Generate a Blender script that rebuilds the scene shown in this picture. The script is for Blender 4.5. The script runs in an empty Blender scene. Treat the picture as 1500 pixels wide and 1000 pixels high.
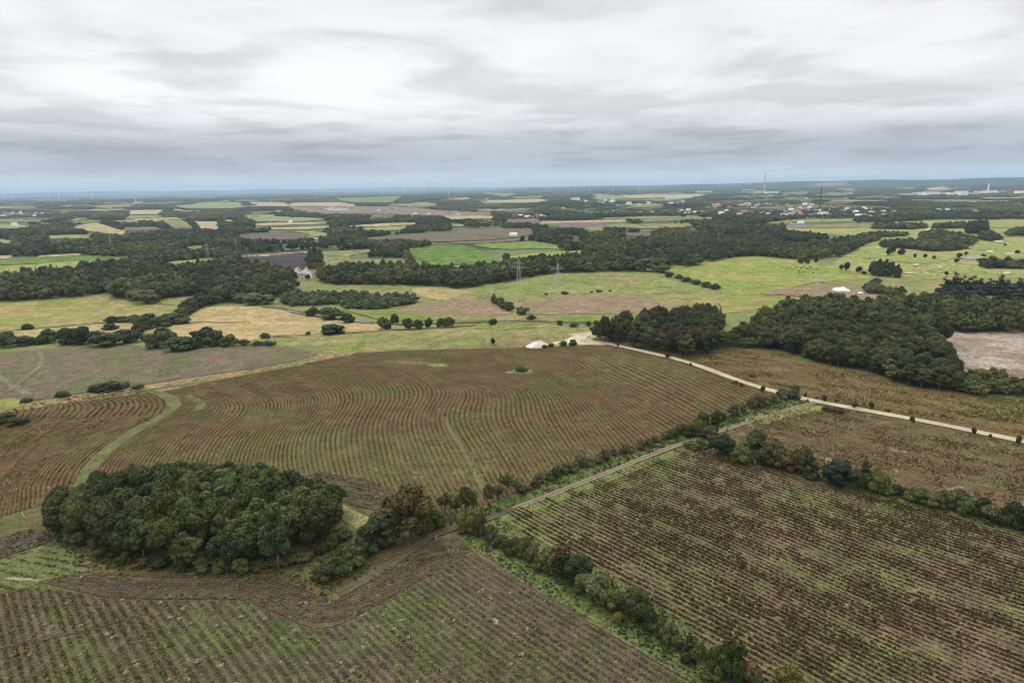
import bpy, math, random
import numpy as np
from mathutils import Vector, Matrix
from mathutils.geometry import delaunay_2d_cdt

random.seed(7)
RNG = np.random.default_rng(7)
scene = bpy.context.scene
COL = scene.collection
rad = math.radians

# ------------------------------------------------------------------ camera model (1500 x 1000 photo pixels)
H = 100.0
F = 1000.0
PITCH = math.atan(0.2265)
ROLL = rad(-0.80)
Rcam = Matrix.Rotation(rad(90) - PITCH, 3, 'X') @ Matrix.Rotation(ROLL, 3, 'Z')
RC = np.array(Rcam)
CAM = np.array([0.0, 0.0, H])


# ------------------------------------------------------------------ terrain
def height(x, y):
    x = np.asarray(x, float); y = np.asarray(y, float)
    r = np.hypot(x, y)
    h = 4.5 * np.exp(-(((x + 40) / 190) ** 2 + ((y - 395) / 95) ** 2))
    h -= 4.5 * np.exp(-((y - 640 - 0.12 * x) / 130) ** 2)
    h += 2.0 * np.exp(-(((x + 85) / 55) ** 2 + ((y - 195) / 40) ** 2))
    near = np.exp(-(r / 900) ** 2)
    h += near * (1.1 * np.sin(x / 47 + y / 90 + 1) + 0.8 * np.sin(y / 41 - x / 77 + 2.2) - 0.6 * np.sin(x / 23 + 0.5) * np.sin(y / 31))
    t = np.clip((r - 8800) / 6500, 0, 1)
    t = t * t * (3 - 2 * t)
    az = np.arctan2(x, y)
    ridge = 45 + 84 * np.clip(az / 0.5, 0, 1) + 10 * np.sin(az * 21) + 6 * np.sin(az * 53 + 1) + 9 * np.sin(r / 1500 + az * 9)
    left = np.clip((az + 0.12) / 0.15, 0, 1)
    far2 = np.clip((r - 30500) / 3500, 0, 1)
    return h + t * (left * ridge) + far2 * (1 - left) * (128 + 16 * np.sin(az * 33) + 9 * np.sin(az * 71)) + t * (1 - left) * 3


def rays(px):
    px = np.asarray(px, float).reshape(-1, 2)
    d = np.stack([(px[:, 0] - 750) / F, (500 - px[:, 1]) / F, -np.ones(len(px))], 1)
    return d @ RC.T


def unproj(px):
    """photo pixels -> ground points"""
    d = rays(px)
    dz = np.minimum(d[:, 2], -0.0045)
    t = H / -dz
    for _ in range(14):
        z = height(d[:, 0] * t, d[:, 1] * t)
        t = 0.5 * t + 0.5 * (H - z) / -dz
    return np.stack([d[:, 0] * t, d[:, 1] * t], 1)


def proj(x, y, z):
    p = np.stack([np.asarray(x, float), np.asarray(y, float), np.asarray(z, float) - H], 1) @ RC
    w = np.maximum(-p[:, 2], 1e-3)
    return np.stack([750 + F * p[:, 0] / w, 500 - F * p[:, 1] / w], 1)


def pts(s):
    return np.array([[float(v) for v in q.split(',')] for q in s.split()])


def inside(poly, p):
    x, y = p[:, 0], p[:, 1]
    c = np.zeros(len(p), bool)
    n = len(poly)
    lo, hi = poly.min(0), poly.max(0)
    m = (x >= lo[0]) & (x <= hi[0]) & (y >= lo[1]) & (y <= hi[1])
    xs, ys = x[m], y[m]
    cc = np.zeros(len(xs), bool)
    j = n - 1
    for i in range(n):
        xi, yi, xj, yj = poly[i, 0], poly[i, 1], poly[j, 0], poly[j, 1]
        if yi != yj:
            cc ^= ((yi > ys) != (yj > ys)) & (xs < (xj - xi) * (ys - yi) / (yj - yi) + xi)
        j = i
    c[m] = cc
    return c


def densify(p, step, closed=True):
    out = []
    n = len(p)
    for i in range(n if closed else n - 1):
        a, b = p[i], p[(i + 1) % n]
        k = max(1, int(math.hypot(*(b - a)) / step))
        for q in range(k):
            out.append(a + (b - a) * q / k)
    if not closed:
        out.append(p[-1])
    return np.array(out)


def smooth(p, closed=False, k=2):
    """Chaikin corner cutting"""
    for _ in range(k):
        out = [] if closed else [p[0]]
        n = len(p)
        for i in range(n if closed else n - 1):
            a, b = p[i], p[(i + 1) % n]
            out += [a * .75 + b * .25, a * .25 + b * .75]
        if not closed:
            out.append(p[-1])
        p = np.array(out)
    return p


class Wave:
    """smooth pseudo noise, about -1..1"""
    def __init__(self, seed, wl, n=9):
        r = np.random.default_rng(seed)
        a = r.uniform(0, 2 * np.pi, n)
        k = 2 * np.pi / (wl * r.uniform(.5, 1.6, n))
        self.k = np.stack([np.cos(a) * k, np.sin(a) * k], 1)
        self.p = r.uniform(0, 6.28, n)
        self.s = 1.5 / math.sqrt(n)

    def __call__(self, xy):
        return np.sin(xy @ self.k.T + self.p).sum(1) * self.s


# ------------------------------------------------------------------ node helpers
class NT:
    def __init__(self, tree):
        self.t = tree
        self.L = tree.links

    def n(self, typ, **kw):
        nd = self.t.nodes.new(typ)
        for k, v in kw.items():
            setattr(nd, k, v)
        return nd

    def put(self, sock, v):
        if v is None:
            return
        if hasattr(v, 'is_output'):
            self.L.new(v, sock)
        else:
            if isinstance(v, (tuple, list)) and len(v) == 3 and sock.type == 'RGBA':
                v = (*v, 1)
            sock.default_value = v

    def math(self, op, a, b=None, c=None, clamp=False):
        nd = self.n('ShaderNodeMath', operation=op, use_clamp=clamp)
        self.put(nd.inputs[0], a); self.put(nd.inputs[1], b); self.put(nd.inputs[2], c)
        return nd.outputs[0]

    def vmath(self, op, a, b=None, scale=None):
        nd = self.n('ShaderNodeVectorMath', operation=op)
        self.put(nd.inputs[0], a); self.put(nd.inputs[1], b)
        if scale is not None:
            self.put(nd.inputs['Scale'], scale)
        return nd.outputs[0]

    def mix(self, f, a, b, blend='MIX'):
        nd = self.n('ShaderNodeMix', data_type='RGBA', blend_type=blend)
        self.put(nd.inputs[0], f); self.put(nd.inputs[6], a); self.put(nd.inputs[7], b)
        return nd.outputs[2]

    def noise(self, vec, scale, detail=4, rough=.55, dist=0.0):
        nd = self.n('ShaderNodeTexNoise')
        self.put(nd.inputs['Vector'], vec)
        nd.inputs['Scale'].default_value = scale
        nd.inputs['Detail'].default_value = detail
        nd.inputs['Roughness'].default_value = rough
        nd.inputs['Distortion'].default_value = dist
        return nd.outputs['Fac']

    def step(self, v, a, b):
        nd = self.n('ShaderNodeMapRange', interpolation_type='SMOOTHSTEP')
        self.put(nd.inputs[0], v); nd.inputs[1].default_value = a; nd.inputs[2].default_value = b
        return nd.outputs[0]

    def attr(self, name, kind='GEOMETRY'):
        return self.n('ShaderNodeAttribute', attribute_name=name, attribute_type=kind)

    def xyz(self, x, y, z=0.0):
        nd = self.n('ShaderNodeCombineXYZ')
        self.put(nd.inputs[0], x); self.put(nd.inputs[1], y); self.put(nd.inputs[2], z)
        return nd.outputs[0]


def new_mat(name):
    m = bpy.data.materials.new(name)
    m.use_nodes = True
    m.node_tree.nodes.clear()
    t = NT(m.node_tree)
    out = t.n('ShaderNodeOutputMaterial')
    return m, t, out


def principled(t, out, col, rough=.9, spec=.15, bump=None, bstr=.5, bdist=.3, metal=0):
    b = t.n('ShaderNodeBsdfPrincipled')
    t.put(b.inputs['Base Color'], col)
    b.inputs['Roughness'].default_value = rough
    b.inputs['Specular IOR Level'].default_value = spec
    b.inputs['Metallic'].default_value = metal
    if bump is not None:
        bn = t.n('ShaderNodeBump')
        bn.inputs['Strength'].default_value = bstr
        bn.inputs['Distance'].default_value = bdist
        t.put(bn.inputs['Height'], bump)
        t.L.new(bn.outputs[0], b.inputs['Normal'])
    t.L.new(b.outputs[0], out.inputs[0])
    return b


def plain(name, col, rough=.8, var=.15, scale=.6, spec=.2, metal=0):
    m, t, out = new_mat(name)
    pos = t.n('ShaderNodeNewGeometry').outputs['Position']
    f = t.noise(pos, scale, 4)
    c = t.mix(f, tuple(v * (1 - var) for v in col), tuple(min(1, v * (1 + var)) for v in col))
    principled(t, out, c, rough, spec, metal=metal)
    return m


def cover_mat(name, a, b, c=None, patch=40, fine=1.2, rows=None, cthr=(.52, .66), bthr=(.40, .62), streak=False, bump=.35, objcol=False, speck=None, lush=None):
    """ground cover: two colours in large patches, a third in smaller ones, fine mottling, optionally crop rows
    rows = (row colour, contrast, half width)"""
    m, t, out = new_mat(name)
    pos = t.n('ShaderNodeNewGeometry').outputs['Position']
    n1 = t.noise(pos, 1 / patch, 5, .6, .3)
    if objcol:
        oc = t.n('ShaderNodeObjectInfo').outputs['Color']
        a = t.mix(1.0, oc, a, 'MULTIPLY')
        b = t.mix(1.0, oc, b, 'MULTIPLY')
        if c is not None:
            c = t.mix(1.0, oc, c, 'MULTIPLY')
    col = t.mix(t.step(n1, *bthr), a, b)
    if c is not None:
        n2 = t.noise(t.vmath('ADD', pos, (313., 71., 5.)), 2.6 / patch, 6, .65, .5)
        col = t.mix(t.step(n2, *cthr), col, c)
    if lush is not None:
        la = t.attr('lush').outputs['Fac']
        ln = t.math('MULTIPLY', la, t.step(t.noise(pos, .13, 5, .7), .30, .62))
        col = t.mix(ln, col, lush)
    if streak:
        ra = t.attr('row').outputs['Fac']; al = t.attr('along').outputs['Fac']
        sv = t.xyz(t.math('MULTIPLY', ra, 1.0), t.math('MULTIPLY', al, .035))
        sn = t.noise(sv, .9, 4, .6)
        col = t.mix(t.step(sn, .35, .68), t.mix(1.0, col, (.74, .74, .74), 'MULTIPLY'), t.mix(1.0, col, (1.18, 1.18, 1.15), 'MULTIPLY'))
    if rows is not None:
        rc, con, hw = rows
        ra = t.attr('row').outputs['Fac']
        al = t.attr('along').outputs['Fac']
        wob = t.math('MULTIPLY', t.math('SUBTRACT', t.noise(pos, .35, 3), .5), .35)
        fr = t.math('FRACT', t.math('ADD', ra, wob))
        d = t.math('ABSOLUTE', t.math('SUBTRACT', fr, .5))
        mask = t.math('SUBTRACT', 1.0, t.step(d, hw * .55, hw * 1.25))
        brk = t.step(t.noise(t.xyz(t.math('MULTIPLY', t.math('FLOOR', t.math('ADD', ra, wob)), 3.7), t.math('MULTIPLY', al, .30)), 1.0, 4, .7), .33, .58)
        mask = t.math('MULTIPLY', t.math('MULTIPLY', mask, con), brk)
        col = t.mix(mask, col, rc)
    f = t.noise(pos, fine, 6, .78)
    k = t.step(f, .32, .70)
    col = t.mix(k, t.mix(1.0, col, (.46, .45, .44), 'MULTIPLY'), t.mix(1.0, col, (1.50, 1.50, 1.46), 'MULTIPLY'))
    if patch <= 70 and not objcol:
        q = t.step(t.noise(t.vmath('ADD', pos, (11., 47., 0.)), 5.5 / patch, 5, .7, .4), .36, .64)
        col = t.mix(q, t.mix(1.0, col, (.78, .78, .80), 'MULTIPLY'), t.mix(1.0, col, (1.22, 1.20, 1.12), 'MULTIPLY'))
    if speck is not None:
        sp = t.step(t.noise(pos, .55, 3, .6), .64, .72)
        col = t.mix(t.math('MULTIPLY', sp, .75), col, speck)
    principled(t, out, col, .95, .08, f, bump, .35)
    return m


def leaf_mat(name, mode, base=(1, 1, 1)):
    m, t, out = new_mat(name)
    if mode == 'object':
        oc = t.n('ShaderNodeObjectInfo').outputs['Color']
    else:
        oc = t.attr('tint', 'INSTANCER').outputs['Color']
    lf = t.attr('leaf').outputs['Fac']
    col = t.mix(1.0, oc, base, 'MULTIPLY')
    warm = t.mix(1.0, col, (1.55, 1.35, .80), 'MULTIPLY')
    cool = t.mix(1.0, col, (.55, .60, .56), 'MULTIPLY')
    col = t.mix(lf, cool, warm)
    d = t.n('ShaderNodeBsdfPrincipled')
    t.put(d.inputs['Base Color'], col)
    d.inputs['Roughness'].default_value = .65
    d.inputs['Specular IOR Level'].default_value = .25
    tr = t.n('ShaderNodeBsdfTranslucent')
    t.put(tr.inputs['Color'], t.mix(1.0, col, (1.2, 1.3, .6), 'MULTIPLY'))
    mx = t.n('ShaderNodeMixShader')
    mx.inputs[0].default_value = .14
    t.L.new(d.outputs[0], mx.inputs[1]); t.L.new(tr.outputs[0], mx.inputs[2])
    t.L.new(mx.outputs[0], out.inputs[0])
    return m


# ------------------------------------------------------------------ object helpers
def tag(o, label=None, cat=None, group=None, kind=None):
    if label: o['label'] = label
    if cat: o['category'] = cat
    if group: o['group'] = group
    if kind: o['kind'] = kind
    return o


def mesh_np(name, v, faces, mats=(), attrs=None):
    """v (n,3); faces (m,k) int array or list of lists"""
    me = bpy.data.meshes.new(name)
    if isinstance(faces, np.ndarray):
        k = faces.shape[1]
        me.vertices.add(len(v)); me.vertices.foreach_set('co', np.asarray(v, np.float32).ravel())
        me.loops.add(faces.size); me.loops.foreach_set('vertex_index', faces.ravel().astype(np.int32))
        me.polygons.add(len(faces))
        me.polygons.foreach_set('loop_start', np.arange(0, faces.size, k, dtype=np.int32))
        me.update(calc_edges=True)
    else:
        me.from_pydata([tuple(p) for p in v], [], [tuple(f) for f in faces])
        me.update()
    for m in mats:
        me.materials.append(m)
    for nm, (dom, typ, data) in (attrs or {}).items():
        at = me.attributes.new(nm, typ, dom)
        key = {'FLOAT': 'value', 'INT': 'value', 'FLOAT_VECTOR': 'vector', 'FLOAT_COLOR': 'color'}[typ]
        at.data.foreach_set(key, np.asarray(data).ravel())
    return me


def link(name, me, parent=None):
    o = bpy.data.objects.new(name, me)
    COL.objects.link(o)
    if parent is not None:
        o.parent = parent
    return o


def empty(name, loc, rz=0):
    o = bpy.data.objects.new(name, None)
    COL.objects.link(o)
    o.location = loc
    o.rotation_euler[2] = rz
    o.empty_display_size = .2
    return o


class MB:
    """collects simple solids into one mesh"""
    def __init__(self):
        self.v, self.f = [], []

    def add(self, v, f):
        b = len(self.v)
        self.v += [tuple(p) for p in v]
        self.f += [tuple(i + b for i in q) for q in f]
        return self

    def box(self, c, s, rz=0):
        x, y, z = (q / 2 for q in s)
        ca, sa = math.cos(rz), math.sin(rz)
        v = []
        for dx, dy, dz in ((-x, -y, -z), (x, -y, -z), (x, y, -z), (-x, y, -z), (-x, -y, z), (x, -y, z), (x, y, z), (-x, y, z)):
            v.append((c[0] + dx * ca - dy * sa, c[1] + dx * sa + dy * ca, c[2] + dz))
        return self.add(v, [(0, 3, 2, 1), (4, 5, 6, 7), (0, 1, 5, 4), (1, 2, 6, 5), (2, 3, 7, 6), (3, 0, 4, 7)])

    def tube(self, path, radii, n=8):
        v, f = [], []
        P = [Vector(p) for p in path]
        for i, p in enumerate(P):
            d = (P[min(i + 1, len(P) - 1)] - P[max(i - 1, 0)]).normalized()
            a = d.orthogonal().normalized(); b = d.cross(a)
            r = radii[i] if hasattr(radii, '__len__') else radii
            for k in range(n):
                q = 2 * math.pi * k / n
                v.append(tuple(p + (a * math.cos(q) + b * math.sin(q)) * r))
        for i in range(len(P) - 1):
            for k in range(n):
                f.append((i * n + k, i * n + (k + 1) % n, (i + 1) * n + (k + 1) % n, (i + 1) * n + k))
        f.append(tuple(range(n - 1, -1, -1)))
        f.append(tuple(range((len(P) - 1) * n, len(P) * n)))
        return self.add(v, f)

    def gable(self, c, s, hr, ov=.4, th=.25):
        """pitched roof, ridge along x; c = centre at eaves height"""
        x, y = s[0] / 2 + ov, s[1] / 2 + ov
        X, Y, Z = c
        dz = hr * ov / (s[1] / 2)
        v = [(X - x, Y - y, Z - dz), (X + x, Y - y, Z - dz), (X + x, Y, Z + hr), (X - x, Y, Z + hr), (X - x, Y + y, Z - dz), (X + x, Y + y, Z - dz)]
        v += [(a, b, q + th) for a, b, q in v]
        f = [(0, 1, 2, 3), (3, 2, 5, 4), (6, 9, 8, 7), (9, 10, 11, 8), (0, 6, 7, 1), (4, 5, 11, 10), (0, 3, 9, 6), (3, 4, 10, 9), (1, 7, 8, 2), (2, 8, 11, 5)]
        return self.add(v, f)

    def house(self, c, s, hr):
        """walls with gable ends; c = centre of the base"""
        x, y, h = s[0] / 2, s[1] / 2, s[2]
        X, Y, Z = c
        v = [(X - x, Y - y, Z), (X + x, Y - y, Z), (X + x, Y + y, Z), (X - x, Y + y, Z), (X - x, Y - y, Z + h), (X + x, Y - y, Z + h), (X + x, Y + y, Z + h), (X - x, Y + y, Z + h), (X - x, Y, Z + h + hr), (X + x, Y, Z + h + hr)]
        return self.add(v, [(0, 1, 5, 4), (2, 3, 7, 6), (1, 2, 6, 9, 5), (3, 0, 4, 8, 7), (3, 2, 1, 0)])

    def mesh(self, name, *mats):
        me = bpy.data.meshes.new(name)
        me.from_pydata(self.v, [], self.f)
        for m in mats:
            me.materials.append(m)
        me.update()
        return me

    def build(self, name, mat, parent=None):
        return link(name, self.mesh(name, mat), parent)


def lift(xy, layer):
    r = np.hypot(xy[:, 0], xy[:, 1])
    return 0.05 * layer * np.maximum(1, r / 220)


CLEAR = []          # pixel polygons in which no wood stands


def sheet(name, poly, mat, layer, color=None, rows=None, jit=.35, clear=False, cell=None, rnd=True, hints=None):
    p = pts(poly) if isinstance(poly, str) else poly
    if clear:
        CLEAR.append(p)
    far = p[:, 1].mean() < 350
    q = smooth(densify(p, 14), True, 1) if rnd and not far else p
    q = densify(q, 3.0 if far else 5.0)
    q = q + RNG.normal(0, 1, q.shape) * (np.array([1.2, .12]) if far else jit * np.array([1, .5]))
    w = unproj(q)
    c0 = w.mean(0)
    span = w.max(0) - w.min(0)
    s = cell or max(max(span) / 26, 2.5)
    gx, gy = np.meshgrid(np.arange(w[:, 0].min(), w[:, 0].max(), s), np.arange(w[:, 1].min(), w[:, 1].max(), s))
    g = np.stack([gx.ravel(), gy.ravel()], 1)
    if len(g):
        g = g + RNG.uniform(-.2, .2, g.shape) * s
        g = g[inside(w, g)]
    allp = np.concatenate([w, g]) - c0
    n = len(w)
    r = delaunay_2d_cdt([Vector(a) for a in allp], [], [list(range(n))], 1, 1e-3)
    v = np.array([[a[0], a[1]] for a in r[0]]) + c0
    z = height(v[:, 0], v[:, 1]) + lift(v, layer)
    f = [tuple(a) for a in r[2]]
    me = bpy.data.meshes.new(name)
    me.from_pydata([(a[0], a[1], b) for a, b in zip(v, z)], [], f)
    flip = [pl for pl in me.polygons if pl.normal.z < 0]
    if len(flip) > len(f) / 2:
        me.flip_normals()
    me.materials.append(mat)
    if rows is not None:
        ra, al = rows(v)
        for nm, d in (('row', ra), ('along', al)):
            at = me.attributes.new(nm, 'FLOAT', 'POINT')
            at.data.foreach_set('value', np.asarray(d, np.float32))
    if hints is not None:
        b = proj(v[:, 0], v[:, 1], z)
        d = np.zeros(len(v))
        for hx, hy, rx, ry, w_ in hints:
            d = np.maximum(d, w_ * np.exp(-((b[:, 0] - hx) / rx) ** 2 - ((b[:, 1] - hy) / ry) ** 2))
        me.attributes.new('lush', 'FLOAT', 'POINT').data.foreach_set('value', d.astype(np.float32))
    for pl in me.polygons:
        pl.use_smooth = True
    o = link(name, me)
    o['kind'] = 'structure'
    if color:
        o.color = (*color, 1)
    return o


def strip(name, line, width, mat, layer, wob=.12, sm=2, world=False):
    p = line if world else unproj(densify(smooth(pts(line), False, sm), 3, False))
    seg = np.hypot(*np.diff(p, axis=0).T)
    L = np.concatenate([[0], np.cumsum(seg)])
    step = max(1.5, L[-1] / 400)
    s = np.arange(0, L[-1], step)
    q = np.stack([np.interp(s, L, p[:, 0]), np.interp(s, L, p[:, 1])], 1)
    d = np.gradient(q, axis=0)
    d /= np.hypot(*d.T)[:, None]
    nrm = np.stack([-d[:, 1], d[:, 0]], 1)
    wv = width / 2 * (1 + wob * np.sin(s / 7) + wob * RNG.normal(0, .6, len(s)))
    cols = np.linspace(-1, 1, 5)
    V = []
    for c in cols:
        a = q + nrm * (wv * c)[:, None]
        V.append(np.column_stack([a, height(a[:, 0], a[:, 1]) + lift(a, layer)]))
    V = np.stack(V, 1).reshape(-1, 3)
    k = len(cols); n = len(q)
    i = np.arange(n - 1)[:, None] * k + np.arange(k - 1)[None]
    fc = np.stack([i, i + k, i + k + 1, i + 1], -1).reshape(-1, 4)
    rowv = np.tile(cols, n); alv = np.repeat(s, k)
    me = mesh_np(name, V, fc, [mat], {'row': ('POINT', 'FLOAT', rowv.astype(np.float32)), 'along': ('POINT', 'FLOAT', alv.astype(np.float32))})
    if len(me.polygons) and me.polygons[0].normal.z < 0:
        me.flip_normals()
    o = link(name, me)
    o['kind'] = 'structure'
    return o

# ------------------------------------------------------------------ camera, sky, sun
cam = bpy.data.cameras.new('camera')
cam.sensor_width = 36
cam.lens = 24
cam.clip_start = 1
cam.clip_end = 120000
co = bpy.data.objects.new('camera', cam)
COL.objects.link(co)
M4 = Rcam.to_4x4(); M4.translation = Vector(CAM)
co.matrix_world = M4
scene.camera = co

SUN_EL, SUN_AZ = rad(52), rad(-38)
sl = bpy.data.lights.new('sun', 'SUN')
sl.energy = 1.5
sl.angle = rad(11)
sl.color = (1.0, .965, .90)
so = bpy.data.objects.new('sun', sl)
COL.objects.link(so)
sd = Vector((math.sin(SUN_AZ) * math.cos(SUN_EL), math.cos(SUN_AZ) * math.cos(SUN_EL), math.sin(SUN_EL)))
so.rotation_euler = sd.to_track_quat('Z', 'Y').to_euler()
so.location = (0, 0, 400)

SKYX, SKYY = 11.0, 2.5
world = bpy.data.worlds.new('World')
scene.world = world
world.use_nodes = True
world.node_tree.nodes.clear()
t = NT(world.node_tree)
wo = t.n('ShaderNodeOutputWorld')
bg = t.n('ShaderNodeBackground')
bg.inputs[1].default_value = .1
sky = t.n('ShaderNodeTexSky', sky_type='NISHITA', sun_disc=False, sun_elevation=SUN_EL, sun_rotation=SUN_AZ)
dirv = t.n('ShaderNodeTexCoord').outputs['Generated']
sx = t.n('ShaderNodeSeparateXYZ')
t.L.new(dirv, sx.inputs[0])
dz = sx.outputs[2]
den = t.math('ADD', t.math('MAXIMUM', dz, 0.0), .085)
cx = t.math('DIVIDE', sx.outputs[0], den)
cy = t.math('DIVIDE', sx.outputs[1], den)
cp = t.xyz(cx, cy, 0.0)
warp = t.n('ShaderNodeTexNoise')
warp.inputs['Scale'].default_value = .8; warp.inputs['Detail'].default_value = 3
t.L.new(cp, warp.inputs['Vector'])
cpw = t.vmath('ADD', cp, t.vmath('SCALE', t.vmath('SUBTRACT', warp.outputs['Color'], (.5, .5, .5)), scale=.9))
big = t.noise(t.vmath('ADD', cpw, (SKYX, SKYY, 0.)), .33, 4, .45)
mid = t.noise(t.vmath('ADD', cpw, (17., 3., 0.)), 1.1, 5, .48)
fine = t.noise(t.vmath('ADD', cpw, (5., 31., 0.)), 2.7, 5, .55)
bill = t.math('SUBTRACT', 1.0, t.math('ABSOLUTE', t.math('SUBTRACT', t.math('MULTIPLY', mid, 2.0), 1.0)))
dens = t.math('ADD', t.math('ADD', t.math('MULTIPLY', big, .40), t.math('MULTIPLY', mid, .44)), t.math('ADD', t.math('MULTIPLY', fine, .07), t.math('MULTIPLY', bill, .09)))
# brightness with elevation of the cloud deck: dim and blue low down, bright band, greyer overhead
er = t.n('ShaderNodeValToRGB')
t.L.new(t.math('MULTIPLY', t.math('MAXIMUM', dz, 0.0), 3.0), er.inputs[0])
cr = er.color_ramp
cr.interpolation = 'B_SPLINE'
stops = [(0.0, (.70, .80, .88)), (.03, (.68, .77, .85)), (.06, (.56, .62, .685)), (.10, (.49, .54, .60)), (.165, (.48, .515, .565)), (.21, (.62, .65, .69)), (.26, (.84, .86, .885)),
         (.34, (.99, 1.0, 1.01)), (.47, (.94, .945, .96)), (.58, (.90, .905, .925)), (.72, (.86, .87, .895)), (1.0, (.90, .905, .92))]
cr.elements[0].position, cr.elements[0].color = stops[0][0], (*stops[0][1], 1)
cr.elements[1].position, cr.elements[1].color = stops[-1][0], (*stops[-1][1], 1)
for p_, c_ in stops[1:-1]:
    e = cr.elements.new(p_); e.color = (*c_, 1)
lum = t.n('ShaderNodeMapRange')
t.put(lum.inputs[0], dens)
lum.interpolation_type = 'SMOOTHSTEP'
lum.inputs[1].default_value = .44; lum.inputs[2].default_value = .61
lum.inputs[3].default_value = .76; lum.inputs[4].default_value = 1.09
amp = t.step(dz, -.01, .06)
lumf = t.math('ADD', t.math('MULTIPLY', t.math('SUBTRACT', lum.outputs[0], 1.0), amp), 1.0)
cloud = t.vmath('SCALE', er.outputs[0], scale=t.math('MULTIPLY', t.math('MULTIPLY', lumf, t.math('ADD', 1.0, t.math('MULTIPLY', t.step(dz, .30, .85), 1.1))), 10.0))
mixed = t.mix(.95, sky.outputs[0], cloud)
t.L.new(mixed, bg.inputs[0])
t.L.new(bg.outputs[0], wo.inputs[0])

vs = scene.view_settings
scene.display_settings.display_device = 'sRGB'
vs.view_transform = 'Standard'
vs.look = 'None'
vs.exposure = 0.0
vs.gamma = 1.0
scene.cycles.max_bounces = 5
scene.cycles.diffuse_bounces = 3
scene.cycles.glossy_bounces = 1
scene.cycles.transmission_bounces = 2
scene.cycles.transparent_max_bounces = 4
scene.cycles.volume_bounces = 1
scene.cycles.use_denoising = True
scene.cycles.use_adaptive_sampling = True
scene.cycles.adaptive_threshold = .012
scene.cycles.pixel_filter_type = 'BLACKMAN_HARRIS'
scene.cycles.filter_width = 1.05
scene.cycles.caustics_reflective = scene.cycles.caustics_refractive = False

# ------------------------------------------------------------------ terrain sheet
rr = np.concatenate([[0.5], np.geomspace(30, 100, 20, endpoint=False), np.geomspace(100, 900, 230, endpoint=False), np.geomspace(900, 60000, 150)])
na = 300
# finer steps in the direction of the fields, coarser behind
aa = np.concatenate([np.linspace(rad(-52), rad(52), 220, endpoint=False), np.linspace(rad(52), rad(308), 80, endpoint=False)])
X = rr[:, None] * np.sin(aa)[None]; Y = rr[:, None] * np.cos(aa)[None]
Z = height(X, Y)
V = np.stack([X, Y, Z], -1).reshape(-1, 3)
i = np.arange(len(rr) - 1)[:, None] * na + np.arange(na)[None]
j = np.arange(len(rr) - 1)[:, None] * na + (np.arange(na)[None] + 1) % na
fc = np.stack([i, j, j + na, i + na], -1).reshape(-1, 4)[:, ::-1]
m, t, out = new_mat('open_land')
pos = t.n('ShaderNodeNewGeometry').outputs['Position']
n1 = t.noise(pos, 1 / 60, 6, .6, .4)
n2 = t.noise(pos, 1 / 17, 6, .65, .4)
n3 = t.noise(pos, .9, 5, .75)
near = t.mix(t.step(n1, .38, .62), (.155, .175, .055), (.215, .190, .085))
near = t.mix(t.step(n2, .55, .70), near, (.100, .120, .045))
near = t.mix(t.step(n3, .3, .72), t.mix(1.0, near, (.62, .62, .6), 'MULTIPLY'), t.mix(1.0, near, (1.35, 1.35, 1.3), 'MULTIPLY'))
fx = t.n('ShaderNodeSeparateXYZ'); t.L.new(pos, fx.inputs[0])
vor = t.n('ShaderNodeTexVoronoi'); vor.inputs['Scale'].default_value = 1 / 620; t.L.new(t.vmath('ADD', pos, t.vmath('SCALE', t.xyz(n1, n2, 0.0), scale=120.)), vor.inputs['Vector'])
vs3 = t.n('ShaderNodeSeparateXYZ'); t.L.new(vor.outputs['Color'], vs3.inputs[0])
wood = t.mix(t.step(t.noise(pos, 1 / 140, 5), .35, .65), (.040, .060, .028), (.125, .140, .060))
farwood = t.mix(t.step(t.noise(t.vmath('MULTIPLY', pos, (1., .45, 1.)), 1 / 420, 6, .65), .40, .66), (.014, .026, .018), (.045, .060, .034))
fld = t.mix(vs3.outputs[1], (.10, .125, .055), (.20, .165, .10))
farc = t.mix(t.step(vs3.outputs[0], .80, .82), farwood, fld)
dist = t.vmath('LENGTH', pos)
ln = t.n('ShaderNodeVectorMath', operation='LENGTH'); t.L.new(pos, ln.inputs[0])
col = t.mix(t.step(ln.outputs['Value'], 900, 1150), near, wood)
col = t.mix(t.step(ln.outputs['Value'], 6500, 8200), col, farc)
principled(t, out, col, .95, .08, n3, .3, .3)
te = link('ground', mesh_np('ground', V, fc, [m]))
te['kind'] = 'structure'
for pl in te.data.polygons:
    pl.use_smooth = True

# ------------------------------------------------------------------ crop rows
def straight_rows(vpx, vpy, spacing, org):
    d = rays([[vpx, vpy]])[0][:2]
    d = d / np.hypot(*d)
    n = np.array([d[1], -d[0]])
    o = unproj([org])[0]
    wv = Wave(3, 90, 6)
    def fn(xy):
        q = xy - o
        return (q @ n + .5 * wv(xy)) / spacing, q @ d
    fn.spacing = spacing
    return fn


def line_rows(p1, p2, spacing):
    a, b = unproj([p1, p2])
    d = (b - a) / np.hypot(*(b - a))
    n = np.array([d[1], -d[0]])
    def fn(xy):
        q = xy - a
        return q @ n / spacing, q @ d
    fn.spacing = spacing
    return fn


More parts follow.
